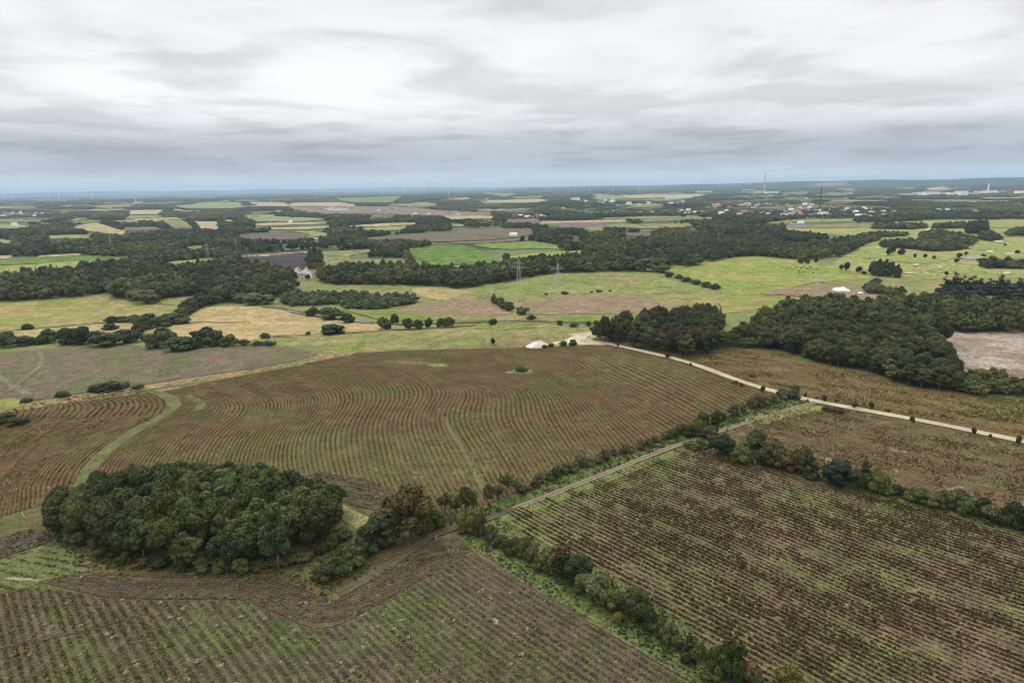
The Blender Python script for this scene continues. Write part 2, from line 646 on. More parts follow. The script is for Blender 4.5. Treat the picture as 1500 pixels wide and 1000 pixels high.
class Fitted:
    """rows through guide curves: thin-plate fit of the row number over the ground"""
    def __init__(self, guides, spacing):
        P, val, S = [], [], []
        for v, g in guides:
            q = densify(smooth(pts(g), False, 2), 9, False)
            P.append(unproj(q)); val += [v] * len(q)
        P = np.concatenate(P); self.c = P.mean(0); self.s = 100.0
        self.P = (P - self.c) / self.s
        n = len(P)
        A = np.zeros((n + 3, n + 3))
        A[:n, :n] = self.k(self.P, self.P) + np.eye(n) * .02
        Q = np.column_stack([np.ones(n), self.P])
        A[:n, n:] = Q; A[n:, :n] = Q.T
        self.w = np.linalg.solve(A, np.concatenate([val, np.zeros(3)]))
        self.spacing = spacing

    @staticmethod
    def k(a, b):
        d2 = ((a[:, None] - b[None]) ** 2).sum(-1) + 1e-9
        return .5 * d2 * np.log(d2)

    def val(self, xy):
        q = (xy - self.c) / self.s
        out = np.empty(len(q))
        for i in range(0, len(q), 4000):
            u = q[i:i + 4000]
            out[i:i + 4000] = self.k(u, self.P) @ self.w[:-3] + self.w[-3] + u @ self.w[-2:]
        return out

    def __call__(self, xy):
        return self.val(xy), xy[:, 1] * 1.0


G_rows = Fitted([
    (-33, '-70,740 -40,700 0,655 50,622 90,606'),
    (-13, '20,720 40,692 75,655 125,625 185,604'),
    (0, '122,708 128,690 150,665 190,635 235,612 254,598 254,588 244,580 212,571'),
    (13.5, '215,682 240,648 270,620 300,599 294,588 272,580'),
    (30, '330,690 342,652 365,625 392,604 396,592 380,578 350,570'),
    (46, '437,668 437,650 446,628 462,610 475,592 470,574 447,563'),
    (61, '560,690 552,652 548,628 556,606 570,586 566,568 545,554'),
    (76, '702,710 680,664 658,630 653,610 661,590 671,578 664,566 644,554 618,542'),
    (90, '818,700 790,656 767,624 759,608 760,590 752,572 730,560 700,548'),
    (103, '900,664 872,628 848,598 834,578 805,556 770,540'),
    (113, '965,636 936,616 900,590 865,566 825,545'),
    (127, '1075,605 1030,580 985,556 935,534 890,518'),
], 1.7)
G_hook = Fitted([
    (0, '243,612 254,598 254,588 244,580 212,571'),
    (-6.5, '182,610 196,600 198,590 186,581 150,576'),
    (-12.8, '124,608 140,600 137,593 120,586 92,581'),
    (-19, '70,605 84,599 84,592 66,587 40,584'),
], 2.3)
F_rows = straight_rows(-170, 286.4, 1.95, (400, 950))
R_rows = straight_rows(-165, 286.4, 1.8, (1100, 850))
R2_rows = straight_rows(-330, 288, 2.0, (1300, 680))
R3_rows = straight_rows(-700, 294, 2.0, (1300, 590))
W_rows = straight_rows(-300, 288, 3.2, (1430, 520))
H1_rows = Fitted([
    (0, '66,852 120,837 200,841 300,843 360,841 416,849 460,871 490,881 540,847 640,791 690,804'),
    (6, '60,862 110,852 200,859 300,860 360,860 410,871 455,890 485,898 560,854 645,806 690,812'),
    (12, '66,870 160,878 280,878 360,879 400,897 460,921 492,919 576,874 640,838 694,820'),
], 2.0)
H2_rows = line_rows((450, 700), (640, 760), 2.0)
H3_rows = line_rows((0, 812), (66, 780), 1.8)

C_ = dict
earth = (.118, .088, .064)
mat_centre = cover_mat('centre_field_soil', (.108, .073, .034), (.094, .088, .031), (.124, .073, .036), 40, 1.6, ((.048, .029, .019), .66, .34), speck=(.25, .23, .12), lush=(.112, .118, .046))
mat_front = cover_mat('front_field_soil', (.082, .068, .037), (.100, .076, .053), (.072, .080, .029), 22, 1.8, ((.042, .032, .023), .75, .30), bthr=(.38, .58), cthr=(.48, .62), speck=(.26, .24, .15), lush=(.080, .115, .032))
mat_right = cover_mat('east_field_soil', (.122, .122, .048), (.150, .112, .068), (.110, .130, .042), 30, 1.6, ((.052, .034, .024), .9, .36), bthr=(.42, .60), lush=(.125, .180, .045))
mat_right2 = cover_mat('upper_field_soil', (.112, .072, .039), (.102, .090, .037), (.24, .20, .145), 26, 1.4, ((.07, .05, .035), .35, .3), cthr=(.57, .68))
mat_right3 = cover_mat('roadside_field_soil', (.130, .080, .036), (.130, .112, .036), (.24, .19, .13), 30, 1.2, ((.075, .05, .035), .4, .3), cthr=(.58, .70))
mat_head = cover_mat('headland_soil', (.092, .068, .046), (.100, .086, .046), (.080, .086, .035), 18, 1.8, ((.046, .033, .026), .95, .40), speck=(.25, .22, .13))
mat_dark = cover_mat('dark_plot_soil', (.075, .055, .045), (.09, .08, .05), None, 14, 1.1, ((.042, .032, .028), .8, .3))
mat_pasture = cover_mat('pasture_grass', (.190, .205, .052), (.245, .215, .082), (.34, .245, .14), 60, .8, cthr=(.52, .66))
mat_lush = cover_mat('lush_grass', (.130, .172, .036), (.185, .195, .058), None, 40, .8)
mat_olive = cover_mat('olive_grass', (.170, .180, .062), (.235, .205, .095), (.120, .145, .042), 50, .8)
mat_stubble = cover_mat('stubble', (.340, .260, .130), (.265, .230, .100), (.40, .29, .17), 50, .8)
mat_grey = cover_mat('grey_fallow', (.138, .104, .074), (.100, .106, .048), (.084, .108, .038), 36, 1.1, cthr=(.56, .66), speck=(.24, .24, .17))
mat_reed = cover_mat('reed_bed', (.215, .155, .100), (.185, .150, .082), (.27, .20, .13), 40, .5)
mat_ditch = cover_mat('ditch_bank', (.250, .180, .100), (.150, .130, .060), (.100, .075, .045), 16, .6, bthr=(.4, .6))
mat_verge = cover_mat('verge_grass', (.085, .120, .036), (.110, .115, .045), (.060, .085, .028), 14, 1.1)
mat_green = cover_mat('green_path_grass', (.100, .122, .040), (.122, .122, .052), (.095, .084, .038), 18, 1.4)
mat_grove = cover_mat('grove_rough_grass', (.105, .085, .036), (.082, .094, .032), (.140, .088, .038), 16, 1.4)
def road_mat(name, rut, mid, edge, ew=.80):
    m, t, out = new_mat(name)
    pos = t.n('ShaderNodeNewGeometry').outputs['Position']
    w = t.math('ADD', t.math('ABSOLUTE', t.attr('row').outputs['Fac']), t.math('MULTIPLY', t.math('SUBTRACT', t.noise(pos, .45, 5, .7), .5), .55))
    c = t.mix(t.step(w, .12, .34), mid, rut)
    c = t.mix(t.step(w, ew, ew + .22), c, edge)
    c = t.mix(t.step(t.noise(pos, .12, 4), .35, .68), t.mix(1.0, c, (.80, .80, .80), 'MULTIPLY'), c)
    f = t.noise(pos, 2.2, 5, .75)
    c = t.mix(t.step(f, .3, .72), t.mix(1.0, c, (.70, .69, .67), 'MULTIPLY'), t.mix(1.0, c, (1.22, 1.22, 1.2), 'MULTIPLY'))
    principled(t, out, c, .95, .08, f, .3, .2)
    return m
mat_gravel = road_mat('gravel', (.50, .41, .29), (.38, .32, .22), (.17, .16, .075))
mat_sand = cover_mat('sandy_yard', (.52, .44, .32), (.43, .36, .26), None, 14, 1.2)
mat_pale = cover_mat('whitish_fallow', (.33, .285, .235), (.200, .150, .110), (.15, .125, .070), 30, .9, ((.20, .15, .12), .5, .3), cthr=(.55, .68))
mat_far = cover_mat('far_field', (1, 1, 1), (.84, .90, .82), (1.12, 1.04, .98), 160, .05, objcol=True, bump=0)
mat_plough = cover_mat('ploughed_earth', (1, 1, 1), (.80, .80, .84), (1.15, 1.1, 1.0), 90, .12, objcol=True, bump=0)
mat_track = road_mat('dirt_track', (.25, .20, .135), (.125, .118, .055), (.085, .100, .038), .64)
mat_track_dark = road_mat('dark_dirt_track', (.120, .090, .062), (.082, .080, .036), (.072, .078, .030), .62)

# ------------------------------------------------------------------ near fields
POLY_C = '715,738 800,704 900,671 1000,634 1050,612 1090,597 1150,580 1110,571 1075,560 1010,535 950,519 885,506 800,509 700,511 600,513 520,518 470,530 400,542 300,562 244,575 256,588 256,600 236,614 192,637 152,667 130,692 124,712 300,740 440,700 500,708 600,740 650,757'
POLY_L2 = '-60,640 0,618 60,612 130,613 200,612 236,611 190,634 150,664 127,690 118,716 60,740 -60,775'
POLY_L1 = '10,603 60,590 130,578 205,570 240,581 252,590 252,598 234,609 190,609 120,612 60,611 20,612'
POLY_F = '-80,880 -10,872 40,862 66,861 160,879 280,880 360,881 400,899 460,923 492,920 576,876 640,839 692,809 743,839 829,891 925,945 1012,999 1075,1045 -80,1045'
POLY_R = '724,757 800,730 900,693 992,659 1012,658 1100,684 1200,711 1350,746 1540,795 1600,830 1600,1060 1190,1060 1111,993 1047,950 970,890 893,838 810,803'
POLY_R2 = '1058,633 1110,612 1150,601 1188,593 1235,600 1330,620 1420,636 1600,672 1600,800 1500,758 1350,721 1270,701 1200,683 1101,650'
POLY_R3 = '960,512 1020,520 1040,516 1075,508 1110,509 1150,520 1195,537 1244,543 1276,549 1313,563 1348,572 1407,577 1500,585 1600,592 1600,662 1420,629 1330,609 1195,583 1112,564 1075,553 1012,529'
POLY_H1 = '62,853 120,837 200,841 300,843 360,841 416,849 460,871 490,881 540,847 640,791 668,786 692,806 640,837 576,874 492,918 460,921 400,897 360,879 280,878 160,877'
POLY_H2 = '436,700 470,692 540,702 600,735 660,757 668,768 640,774 580,752 520,742 470,722'
POLY_H3 = '-40,800 0,788 45,776 62,775 76,793 40,805 0,818 -40,835'

sheet('grassland', '-80,590 60,585 300,560 470,525 700,506 880,500 960,510 1100,500 1300,545 1600,580 1600,660 1600,1060 -80,1060', mat_grove, 1, cell=5)
HC = [(480, 655, 70, 28, .8), (590, 690, 90, 40, .8), (680, 690, 90, 40, .9), (800, 685, 60, 25, .6), (440, 690, 60, 20, .9), (960, 530, 120, 22, .7), (560, 655, 120, 25, .6), (860, 560, 80, 14, .4)]
sheet('crop_field', POLY_C, mat_centre, 3, rows=G_rows, cell=4, hints=HC)
sheet('crop_field', POLY_L2, mat_centre, 3, rows=G_rows, cell=4)
sheet('crop_field', POLY_L1, mat_centre, 3, rows=G_hook, cell=3.5)
HF = [(600, 905, 80, 40, 1), (330, 935, 120, 45, .8), (430, 985, 90, 30, .6), (120, 960, 60, 40, .8), (680, 960, 60, 30, .4), (520, 935, 60, 30, .7), (90, 900, 30, 25, .5)]
sheet('crop_field', POLY_F, mat_front, 3, rows=F_rows, cell=5, hints=HF)
HR = [(760, 755, 60, 30, 1), (860, 715, 60, 30, 1), (960, 672, 60, 22, 1), (800, 790, 60, 30, .8), (1180, 735, 70, 18, .5), (1240, 760, 90, 20, .5), (1300, 960, 90, 30, .5), (1000, 850, 60, 30, .35), (1400, 800, 90, 25, .3)]
sheet('crop_field', POLY_R, mat_right, 3, rows=R_rows, cell=5, hints=HR)
sheet('crop_field', POLY_R2, mat_right2, 3, rows=R2_rows)
sheet('crop_field', POLY_R3, mat_right3, 3, rows=R3_rows)
sheet('crop_field', POLY_H1, mat_head, 4, rows=H1_rows, cell=2)
sheet('crop_field', POLY_H2, mat_head, 4, rows=H2_rows, cell=3)
sheet('crop_field', POLY_H3, mat_dark, 4, rows=H3_rows, cell=3)
sheet('grass_patch', '-40,826 20,815 70,796 120,812 160,832 120,838 66,850 40,862 -40,872', mat_green, 3)
sheet('grass_patch', '425,842 470,818 510,790 535,780 520,800 480,838 452,852', mat_verge, 4)
sheet('grass_patch', '448,700 500,738 560,768 540,785 500,760', mat_olive, 3)
sheet('grass_patch', '628,533 648,533 660,537 640,539 626,536', mat_olive, 5)
sheet('bare_patch', '556,530 580,529 612,530 634,533 612,535 584,533', cover_mat('crest_dry_grass', (.150, .115, .058), (.125, .110, .048), None, 9, 1.2), 5)
sheet('grass_patch', '735,547 760,541 785,543 770,549', mat_olive, 5)
# verges
sheet('grass_verge', '640,775 690,752 715,740 800,706 900,673 1000,637 1095,599 1165,580 1188,588 1150,600 1060,628 1000,646 900,685 800,723 728,752', mat_verge, 4)
sheet('grass_verge', '676,785 700,778 724,760 810,806 893,841 970,893 1047,953 1111,996 1160,1045 1070,1045 1015,1000 925,944 829,888 745,838 700,806', mat_verge, 4)
sheet('grass_verge', '1000,655 1060,648 1101,652 1200,685 1350,723 1500,758 1600,790 1600,812 1500,784 1350,745 1200,710 1100,683', mat_grove, 4)
sheet('grass_verge', '728,756 800,730 900,692 990,659 1004,663 900,703 810,739 740,766', cover_mat('field_edge_grass', (.120, .160, .045), (.135, .140, .060), None, 8, 1.6), 5)
sheet('grass_verge', '1085,615 1150,602 1188,594 1230,600 1180,606 1120,622', mat_olive, 5)
# green path through the crop and the tracks
strip('grass_path', '120,712 128,690 150,665 190,635 235,612 256,598 255,588 240,578 200,571', 5.5, mat_green, 5, .05)
strip('grass_path', '285,603 296,597 292,588 272,579', 4, mat_green, 5)
strip('grass_path', '712,725 694,690 676,655 657,628 653,610', 1.8, cover_mat('crop_lane_grass', (.112, .116, .046), (.135, .118, .052), (.100, .080, .04), 9, 1.4), 5, .3)
strip('gravel_road', '833,492 868,487 872,495 850,501 885,503 950,517 1012,532 1075,556 1112,568 1150,578 1195,589 1330,613 1420,631 1540,656', 4.6, mat_gravel, 6, .06, 2)
sheet('sandy_yard', '806,503 826,500 838,493 868,486 876,491 856,495 868,500 900,503 895,506 850,506 820,507', mat_sand, 5)
strip('dirt_track', '1195,590 1150,602 1100,618 1060,630 1000,650 960,664 896,690 800,728 742,749', 3.3, mat_track, 6, .10)
strip('dirt_track', '752,745 728,754 680,770 640,780 588,816 540,846 505,866 488,873', 3.4, mat_track_dark, 7, .16)
strip('footpath', '50,512 60,520 63,528 55,542 40,552 25,565 8,575', 2.6, mat_sand if False else cover_mat('worn_path', (.185, .160, .115), (.135, .120, .075), None, 10, 1), 5)
strip('footpath', '-10,548 10,560 40,579', 3.5, bpy.data.materials['worn_path'], 5)
strip('footpath', '-30,848 20,848 60,851', .9, cover_mat('sandy_trace', (.30, .26, .19), (.19, .18, .10), None, 4, 1.5), 5, .4)
strip('wheel_rut', '0,950 60,936 120,925 180,909 230,893', 1.0, bpy.data.materials['worn_path'] if False else mat_dark, 5, .3)
strip('wheel_rut', '690,806 743,839 829,891 925,945 1015,1000', .6, cover_mat('rut_soil', (.150, .120, .085), (.10, .085, .05), (.09, .10, .04), 5, 1.5), 6, .6)

# ------------------------------------------------------------------ ground between the fields and the valley
sheet('fallow_field', '-60,520 48,513 184,504 232,510 270,512 346,507 400,508 440,512 470,519 440,527 390,537 300,550 200,565 120,576 30,590 -60,600', mat_grey, 3)
sheet('field_margin', '-60,603 30,592 120,578 200,567 300,552 390,539 440,529 480,519 520,514 520,519 470,529 400,542 300,562 240,574 120,588 0,606 -60,612', mat_ditch, 4)
strip('grass_path', '120,585 200,574 260,566 330,556 400,543 450,534', 3.0, mat_green, 6)
sheet('grass_patch', '-60,590 20,585 44,590 20,600 -60,604', mat_lush, 5)
sheet('meadow', '340,505 400,507 440,511 470,517 520,517 600,513 700,511 800,509 885,505 905,498 878,478 800,475 700,479 600,486 556,487 500,490 400,495', mat_olive, 2)
sheet('grass_patch', '480,513 515,504 540,495 548,497 530,510 515,517', mat_lush, 4)
sheet('meadow', '545,497 640,488 790,487 815,496 770,503 600,511 520,515', mat_olive, 3)
sheet('grass_patch', '690,482 720,477 780,475 790,480 740,484', mat_lush, 4)
sheet('bare_ground', '700,506 760,498 800,494 815,499 775,509', mat_ditch, 4)
sheet('pasture', '-60,446 67,443 149,435 181,440 213,447 264,449 258,461 181,471 144,473 -60,492', mat_pasture, 3, clear=True)
sheet('pasture', '221,444 240,439 277,437 275,444 262,448', mat_olive, 3, clear=True)
sheet('stubble_field', '268,470 298,450 345,449 392,450 438,460 478,469 540,473 562,476 556,486 510,488 467,492 400,494 345,503 300,506 215,504 208,496 228,480', mat_stubble, 3, clear=True)
strip('ditch', '268,474 300,472 330,474 368,472', 4, mat_ditch, 5, .4)
strip('ditch', '390,493 440,491 500,489 560,484 620,482 700,476', 4, mat_ditch, 5, .4)
sheet('stubble_field', '-60,492 140,476 200,474 262,467 235,476 205,486 100,494 -60,512', mat_stubble, 3)
sheet('meadow', '430,446 475,420 563,416 643,420 697,419 750,410 801,400 935,395 962,400 1052,423 1110,432 1195,438 1150,450 1100,458 1040,458 995,462 940,463 880,478 800,475 740,473 640,471 560,466 490,452', mat_olive, 2, clear=True)
sheet('pasture', '690,428 801,403 930,397 1040,424 960,432 880,430 800,432 700,437', cover_mat('meadow_green', (.165, .205, .058), (.205, .210, .080), (.125, .160, .050), 60, .5), 3)
sheet('meadow', '812,410 900,400 962,411 935,419 870,417', mat_olive, 4)
sheet('reed_bed', '760,446 840,432 925,430 1000,455 985,462 880,460 780,462', mat_reed, 4)
sheet('reed_bed', '577,452 680,437 728,440 755,460 700,466 640,465', mat_reed, 4)
sheet('stubble_field', '600,425 640,420 690,428 655,440 625,438', mat_stubble, 4)
sheet('grass_patch', '500,454 520,450 640,463 730,466 720,470 560,470', mat_lush, 5)
sheet('grass_patch', '818,465 870,463 935,466 925,473 800,472', mat_lush, 5)
sheet('pasture', '965,397 1005,393 1040,386 1080,377 1100,376 1150,379 1200,386 1290,406 1240,411 1190,414 1165,420 1105,433 1060,430 1050,421 1010,408', cover_mat('bright_pasture', (.175, .222, .044), (.250, .235, .080), None, 70, .5), 3, clear=True)
sheet('meadow', '1000,458 1020,432 1105,434 1190,441 1150,449 1100,455 1060,460', mat_pasture, 3)
sheet('rough_ground', '1115,432 1150,421 1240,419 1275,430 1320,441 1240,441 1180,436 1140,432', mat_reed, 4)
sheet('meadow', '1190,412 1300,405 1400,404 1600,408 1600,432 1480,440 1320,441 1240,420', mat_olive, 2)
sheet('fallow_field', '1345,488 1400,486 1600,485 1600,556 1500,551 1440,546 1400,537 1390,520 1375,500', mat_pale, 3, rows=W_rows)
# golf links
sheet('golf_course', '1140,335 1240,328 1390,323 1600,321 1600,412 1500,408 1400,406 1285,406 1215,390 1235,376 1262,362 1268,350 1230,345 1160,338', cover_mat('golf_rough', (.215, .230, .070), (.300, .260, .115), (.180, .240, .060), 60, .4), 2, clear=True)
mat_fair = cover_mat('fairway', (.185, .232, .062), (.225, .240, .085), None, 60, .3)
mat_bunk = cover_mat('bunker_sand', (.50, .44, .32), (.42, .37, .26), None, 20, .4)
def oval(x, y, a, b, tilt=0, n=12):
    q = np.linspace(0, 2 * np.pi, n, endpoint=False)
    w = 1 + .15 * np.sin(q * 2 + x) + .1 * np.sin(3 * q + y)
    return np.stack([x + a * np.cos(q) * w, y + b * np.sin(q) * w + tilt * np.cos(q) * a], 1)
for x, y, a, b, tl in ((1283, 372, 22, 8, -.12), (1440, 363, 40, 5, .03), (1470, 374, 36, 6, 0), (1340, 382, 36, 5, .04), (1400, 396, 50, 6, .05), (1300, 349, 40, 4, -.02), (1440, 331, 60, 4, 0), (1320, 333, 36, 2.5, 0), (1235, 357, 20, 3, .03), (1478, 345, 22, 4, 0), (1380, 379, 20, 4, 0), (1345, 401, 30, 3, .03)):
    sheet('fairway', oval(x, y, a, b, tl), mat_fair, 4, rnd=False)
for x, y, a, b in ((1449, 370, 7, 1.3), (1479, 373, 7, 1.2), (1342, 389, 5, 1.2), (1376, 392, 5, 1.1), (1309, 389, 9, 1.5), (1295, 374, 5, 1), (1353, 352, 6, 2.2), (1370, 339, 14, 3), (1330, 401, 6, 1), (1463, 355, 9, 1.3), (1475, 401, 7, 1.6), (1286, 364, 5, 1.2)):
    sheet('bunker', oval(x, y, a, b), mat_bunk, 6, rnd=False)

# ------------------------------------------------------------------ water
m, t, out = new_mat('water')
pos = t.n('ShaderNodeNewGeometry').outputs['Position']
principled(t, out, (.055, .075, .085), .12, .5, t.noise(pos, .5, 4), .12, .2)
mat_water = m
strip('river_bank', '385,450 415,452 440,460 480,467 520,471 545,474 600,476 700,472 760,470 830,473 900,476 960,475', 7, cover_mat('bank_rushes', (.060, .072, .030), (.10, .095, .042), None, 9, .8), 4, .35)
strip('river', '418,455 432,459 449,462', 2.2, mat_water, 7, .35)
strip('river', '512,470 528,472.3 547,474.4', 3.0, mat_water, 7, .3)
sheet('pond', oval(1420, 379, 17, 2.0), mat_water, 6, rnd=False)
sheet('fjord', '40,284.6 140,286.2 230,284.5 300,284.2 360,283.4 450,283 500,282.2 560,281 600,279.6 720,278.6 720,277.2 600,278 450,279.6 360,281 230,282.6 120,284.2', mat_water, 3, jit=0, rnd=False, cell=900)

# ------------------------------------------------------------------ far fields (photo outlines), colour = crop
GRN, PGR, YGR, TAN, PCH, BRN, DRK, OLV = (.125, .185, .045), (.200, .225, .100), (.215, .235, .075), (.330, .265, .150), (.360, .275, .170), (.150, .100, .085), (.050, .040, .045), (.185, .180, .080)
FAR = [
 (YGR, '-60,391 0,391 117,383 112,394 50,400 -60,411'), (YGR, '231,392 247,384 331,378 328,385 290,394 250,394'),
 (DRK, '352,376 451,370 452,393 430,397 390,388 352,384'), (OLV, '468,370 510,367 566,365 540,371 512,374 512,382 558,379 593,379 600,388 560,388 500,390 470,389'),
 ((.100, .165, .030), '592,365 678,360 694,363 737,386 718,389 670,388 630,390 606,376'), (TAN, '680,391 737,387 745,389 700,393'),
 ((.150, .210, .050), '690,359 742,356 785,354 820,361 832,366 780,365 745,366 715,364'), ((.215, .270, .065), '744,376 793,371 860,367 866,371 833,377 770,381 746,379'),
 ((.120, .088, .078), '350,344 385,342 438,345 457,351 400,352 355,351'), ((.130, .110, .070), '500,352 600,343 640,341 690,335 780,335 785,345 720,352 645,355 600,352'),
 (BRN, '645,358 760,351 782,352 700,358'), ((.40, .33, .24), '352,376 452,369 452,371 352,379'),
 (PGR, '-40,328 27,330 52,333 15,336 -40,335'), (TAN, '79,335 107,333 140,327 153,330 185,340 181,345 160,343 128,339 112,335'),
 (YGR, '67,346 101,345 141,345 131,350 71,351'), (PGR, '-40,351 0,351 31,355 16,357 -40,357'), (TAN, '55,375 120,372 117,375 56,378'), (TAN, '-40,375 21,375 13,380 -40,381'),
 (PGR, '88,303 110,301 101,305'), (OLV, '120,303 200,299 200,303 153,306 140,305'), (PGR, '96,323 132,319 133,321 101,325'), (BRN, '43,295 104,293 93,296'),
 (PCH, '183,309 241,308 237,315 185,315'), (PGR, '180,317 220,316 252,317 231,319 204,320 180,322'), (PCH, '252,305 273,309 293,310 281,311 255,309'),
 (PGR, '253,303 300,297 351,297 365,303 340,306 273,306'), (PCH, '367,297 420,298 424,303 367,303'), (OLV, '240,325 272,325 285,335 253,335'), (PCH, '284,325 320,325 323,338 307,337 292,335'),
 (TAN, '315,323 345,323 340,326'), ((.14, .12, .09), '180,334 228,333 240,337 207,339 180,339'), (OLV, '260,363 303,360 297,365 273,366'), (PGR, '353,315 380,315 385,322 360,321'),
 (PCH, '424,298 493,297 524,300 520,303 424,303'), (GRN, '489,291 541,290 589,288 589,289 579,295 573,298 509,297'), (PGR, '362,315 411,315 413,318 491,321 448,325 373,325'),
 ((.19, .145, .115), '443,304 560,303 593,304 647,309 727,313 713,317 648,317 540,314 473,314 440,310'), (TAN, '648,317 725,317 721,321 660,322'),
 (PCH, '387,335 485,332 487,334 445,337 396,337'), (YGR, '427,339 457,339 485,343 480,347 456,347 451,343'), (TAN, '447,347 471,349 467,353'),
 (TAN, '488,333 560,328 584,327 621,327 604,330 540,333'), (YGR, '513,338 540,334 604,331 584,338'), (PGR, '604,297 628,297 644,302 607,302'), (PGR, '655,330 740,327 740,329 687,331 660,333'),
 (PCH, '703,295 791,292 809,295 773,298 705,298'), (OLV, '703,283 760,284 740,289'), (GRN, '748,290 797,287 799,290 757,292'), ((.17, .115, .11), '741,322 792,321 791,327 743,327'),
 ((.17, .115, .11), '817,333 821,327 899,327 891,331 853,335 830,335'), (OLV, '853,335 900,329 1010,328 1020,332 960,336 885,333 885,339 867,339'), (PGR, '868,285 881,285 907,287 930,291 880,294 867,290'),
 (TAN, '833,290 851,290 848,295 837,294'), (TAN, '788,306 817,306 831,303 827,307'), (TAN, '900,288 953,285 1037,285 1033,287 1009,290 913,292'), (YGR, '1051,330 1099,329 1097,331'),
 (BRN, '900,343 944,341 968,345 940,347 900,345'), (OLV, '1147,331 1200,330 1290,327 1285,334 1190,335 1148,335'), (OLV, '1141,283 1187,282 1184,285 1144,285'), (PGR, '1219,277 1253,277 1251,280'),
 (TAN, '1354,277 1393,273 1423,273 1420,276 1388,279 1362,280'), (OLV, '420,303 470,306 440,309 424,307'), (OLV, '560,300 600,299 640,304 600,304'),
 (OLV, '910,300 960,299 980,303 930,305'), (PGR, '1090,284 1130,282 1128,285'), (OLV, '1300,277 1340,275 1335,278'), (OLV, '1200,285 1250,283 1245,286'), (TAN, '640,292 690,290 686,293'),
]
for c_, p_ in FAR:
    dark = c_[1] < .13 and c_[0] > c_[1] or c_ == DRK
    sheet('far_field', p_, mat_plough if dark else mat_far, 4, c_, clear=True, jit=.2)

# ------------------------------------------------------------------ vegetation meshes
M_leaf = leaf_mat('leaves', 'object')
M_leaf_far = leaf_mat('far_leaves', 'instancer')
M_bark = plain('bark', (.085, .070, .055), .9, .3, 3)
M_birch = plain('birch_bark', (.20, .19, .17), .8, .25, 2)


def leaf_cloud(rng, lobes, n, size, up=.25, flat=.55, jit=.42, aspect=1.5):
    """quads over a set of lobes (x, y, z, rx, rz); returns verts, faces, leaf value"""
    L = np.array(lobes)
    w = L[:, 3] ** 2
    k = rng.choice(len(L), int(n * 1.7), p=w / w.sum())
    d = rng.normal(0, 1, (len(k), 3))
    d[:, 2] += up
    d /= np.linalg.norm(d, axis=1)[:, None]
    r = .72 + .30 * rng.random(len(k)) ** .7
    # lumps within each lobe
    lump = 1 + .13 * np.sin(d[:, 0] * 5 + k * 1.7) * np.sin(d[:, 1] * 5 + k) + .09 * np.sin(d[:, 2] * 9 + k * 2.1)
    rad3 = np.stack([L[k, 3], L[k, 3], L[k, 4]], 1)
    p = L[k, :3] + d * rad3 * (r * lump)[:, None]
    keep = np.ones(len(p), bool)
    for i in range(len(L)):
        q = (p - L[i, :3]) / np.array([L[i, 3], L[i, 3], L[i, 4]])
        keep &= ~(((q ** 2).sum(1) < .42) & (k != i))
    keep &= p[:, 2] > .15
    p, d, k = p[keep][:n], d[keep][:n], k[keep][:n]
    m = len(p)
    nn = d * np.array([1, 1, 1 / flat * .6]) + rng.normal(0, jit, (m, 3))
    nn /= np.linalg.norm(nn, axis=1)[:, None]
    a = np.cross(nn, rng.normal(0, 1, (m, 3)))
    a /= np.linalg.norm(a, axis=1)[:, None] + 1e-9
    b = np.cross(nn, a)
    s = size * rng.uniform(.6, 1.35, m)[:, None]
    a = a * s * .5 * aspect; b = b * s * .5
    bend = nn * s * .18
    v = np.stack([p - a - bend, p - b, p + a - bend, p + b], 1).reshape(-1, 3)
    f = np.arange(m * 4).reshape(m, 4)
    lobev = rng.uniform(-.22, .22, len(L))[k]
    zz = p[:, 2]
    lv = np.clip(.45 + lobev + rng.normal(0, .17, m), 0, 1)
    return v, f, np.repeat(lv, 1)


def crown_lobes(rng, R, h0, h1, n, kind):
    """lobes filling a crown between heights h0 and h1 with radius R"""
    out = []
    zc, hz = (h0 + h1) / 2, (h1 - h0) / 2
    if kind == 'conifer':
        for i in range(n):
            u = (i + .5) / n
            z = h0 + (h1 - h0) * u
            rr_ = R * (1 - u) ** .8 * .75 + .25
            for q in range(max(1, int(5 * (1 - u)))):
                a = rng.uniform(0, 6.28)
                e = rr_ * .55
                out.append((math.cos(a) * e, math.sin(a) * e, z, rr_ * .6, (h1 - h0) / n * .8))
        return out
    for i in range(n):
        a = i * 2.399 + rng.uniform(-.4, .4)
        u = rng.uniform(-.75, 1.0) if i else 1.0
        w = math.sqrt(max(0, 1 - u * u * .92))
        if kind == 'tall':
            w *= .9
        e = .66 * w * rng.uniform(.75, 1.1)
        lr = R * rng.uniform(.30, .46)
        out.append((math.cos(a) * R * e, math.sin(a) * R * e, zc + u * hz * .66, lr, lr * rng.uniform(.75, 1.0) * min(1.3, hz / R)))
    out.append((0, 0, zc, R * .55, hz * .6))
    return out


def crown_mesh(name, seed, R, h0, h1, nl, n, size, kind='round', mat=None, **kw):
    rng = np.random.default_rng(seed)
    v, f, lv = leaf_cloud(rng, crown_lobes(rng, R, h0, h1, nl, kind), n, size, **kw)
    return mesh_np(name, v, f, [mat or M_leaf], {'leaf': ('FACE', 'FLOAT', lv.astype(np.float32))})


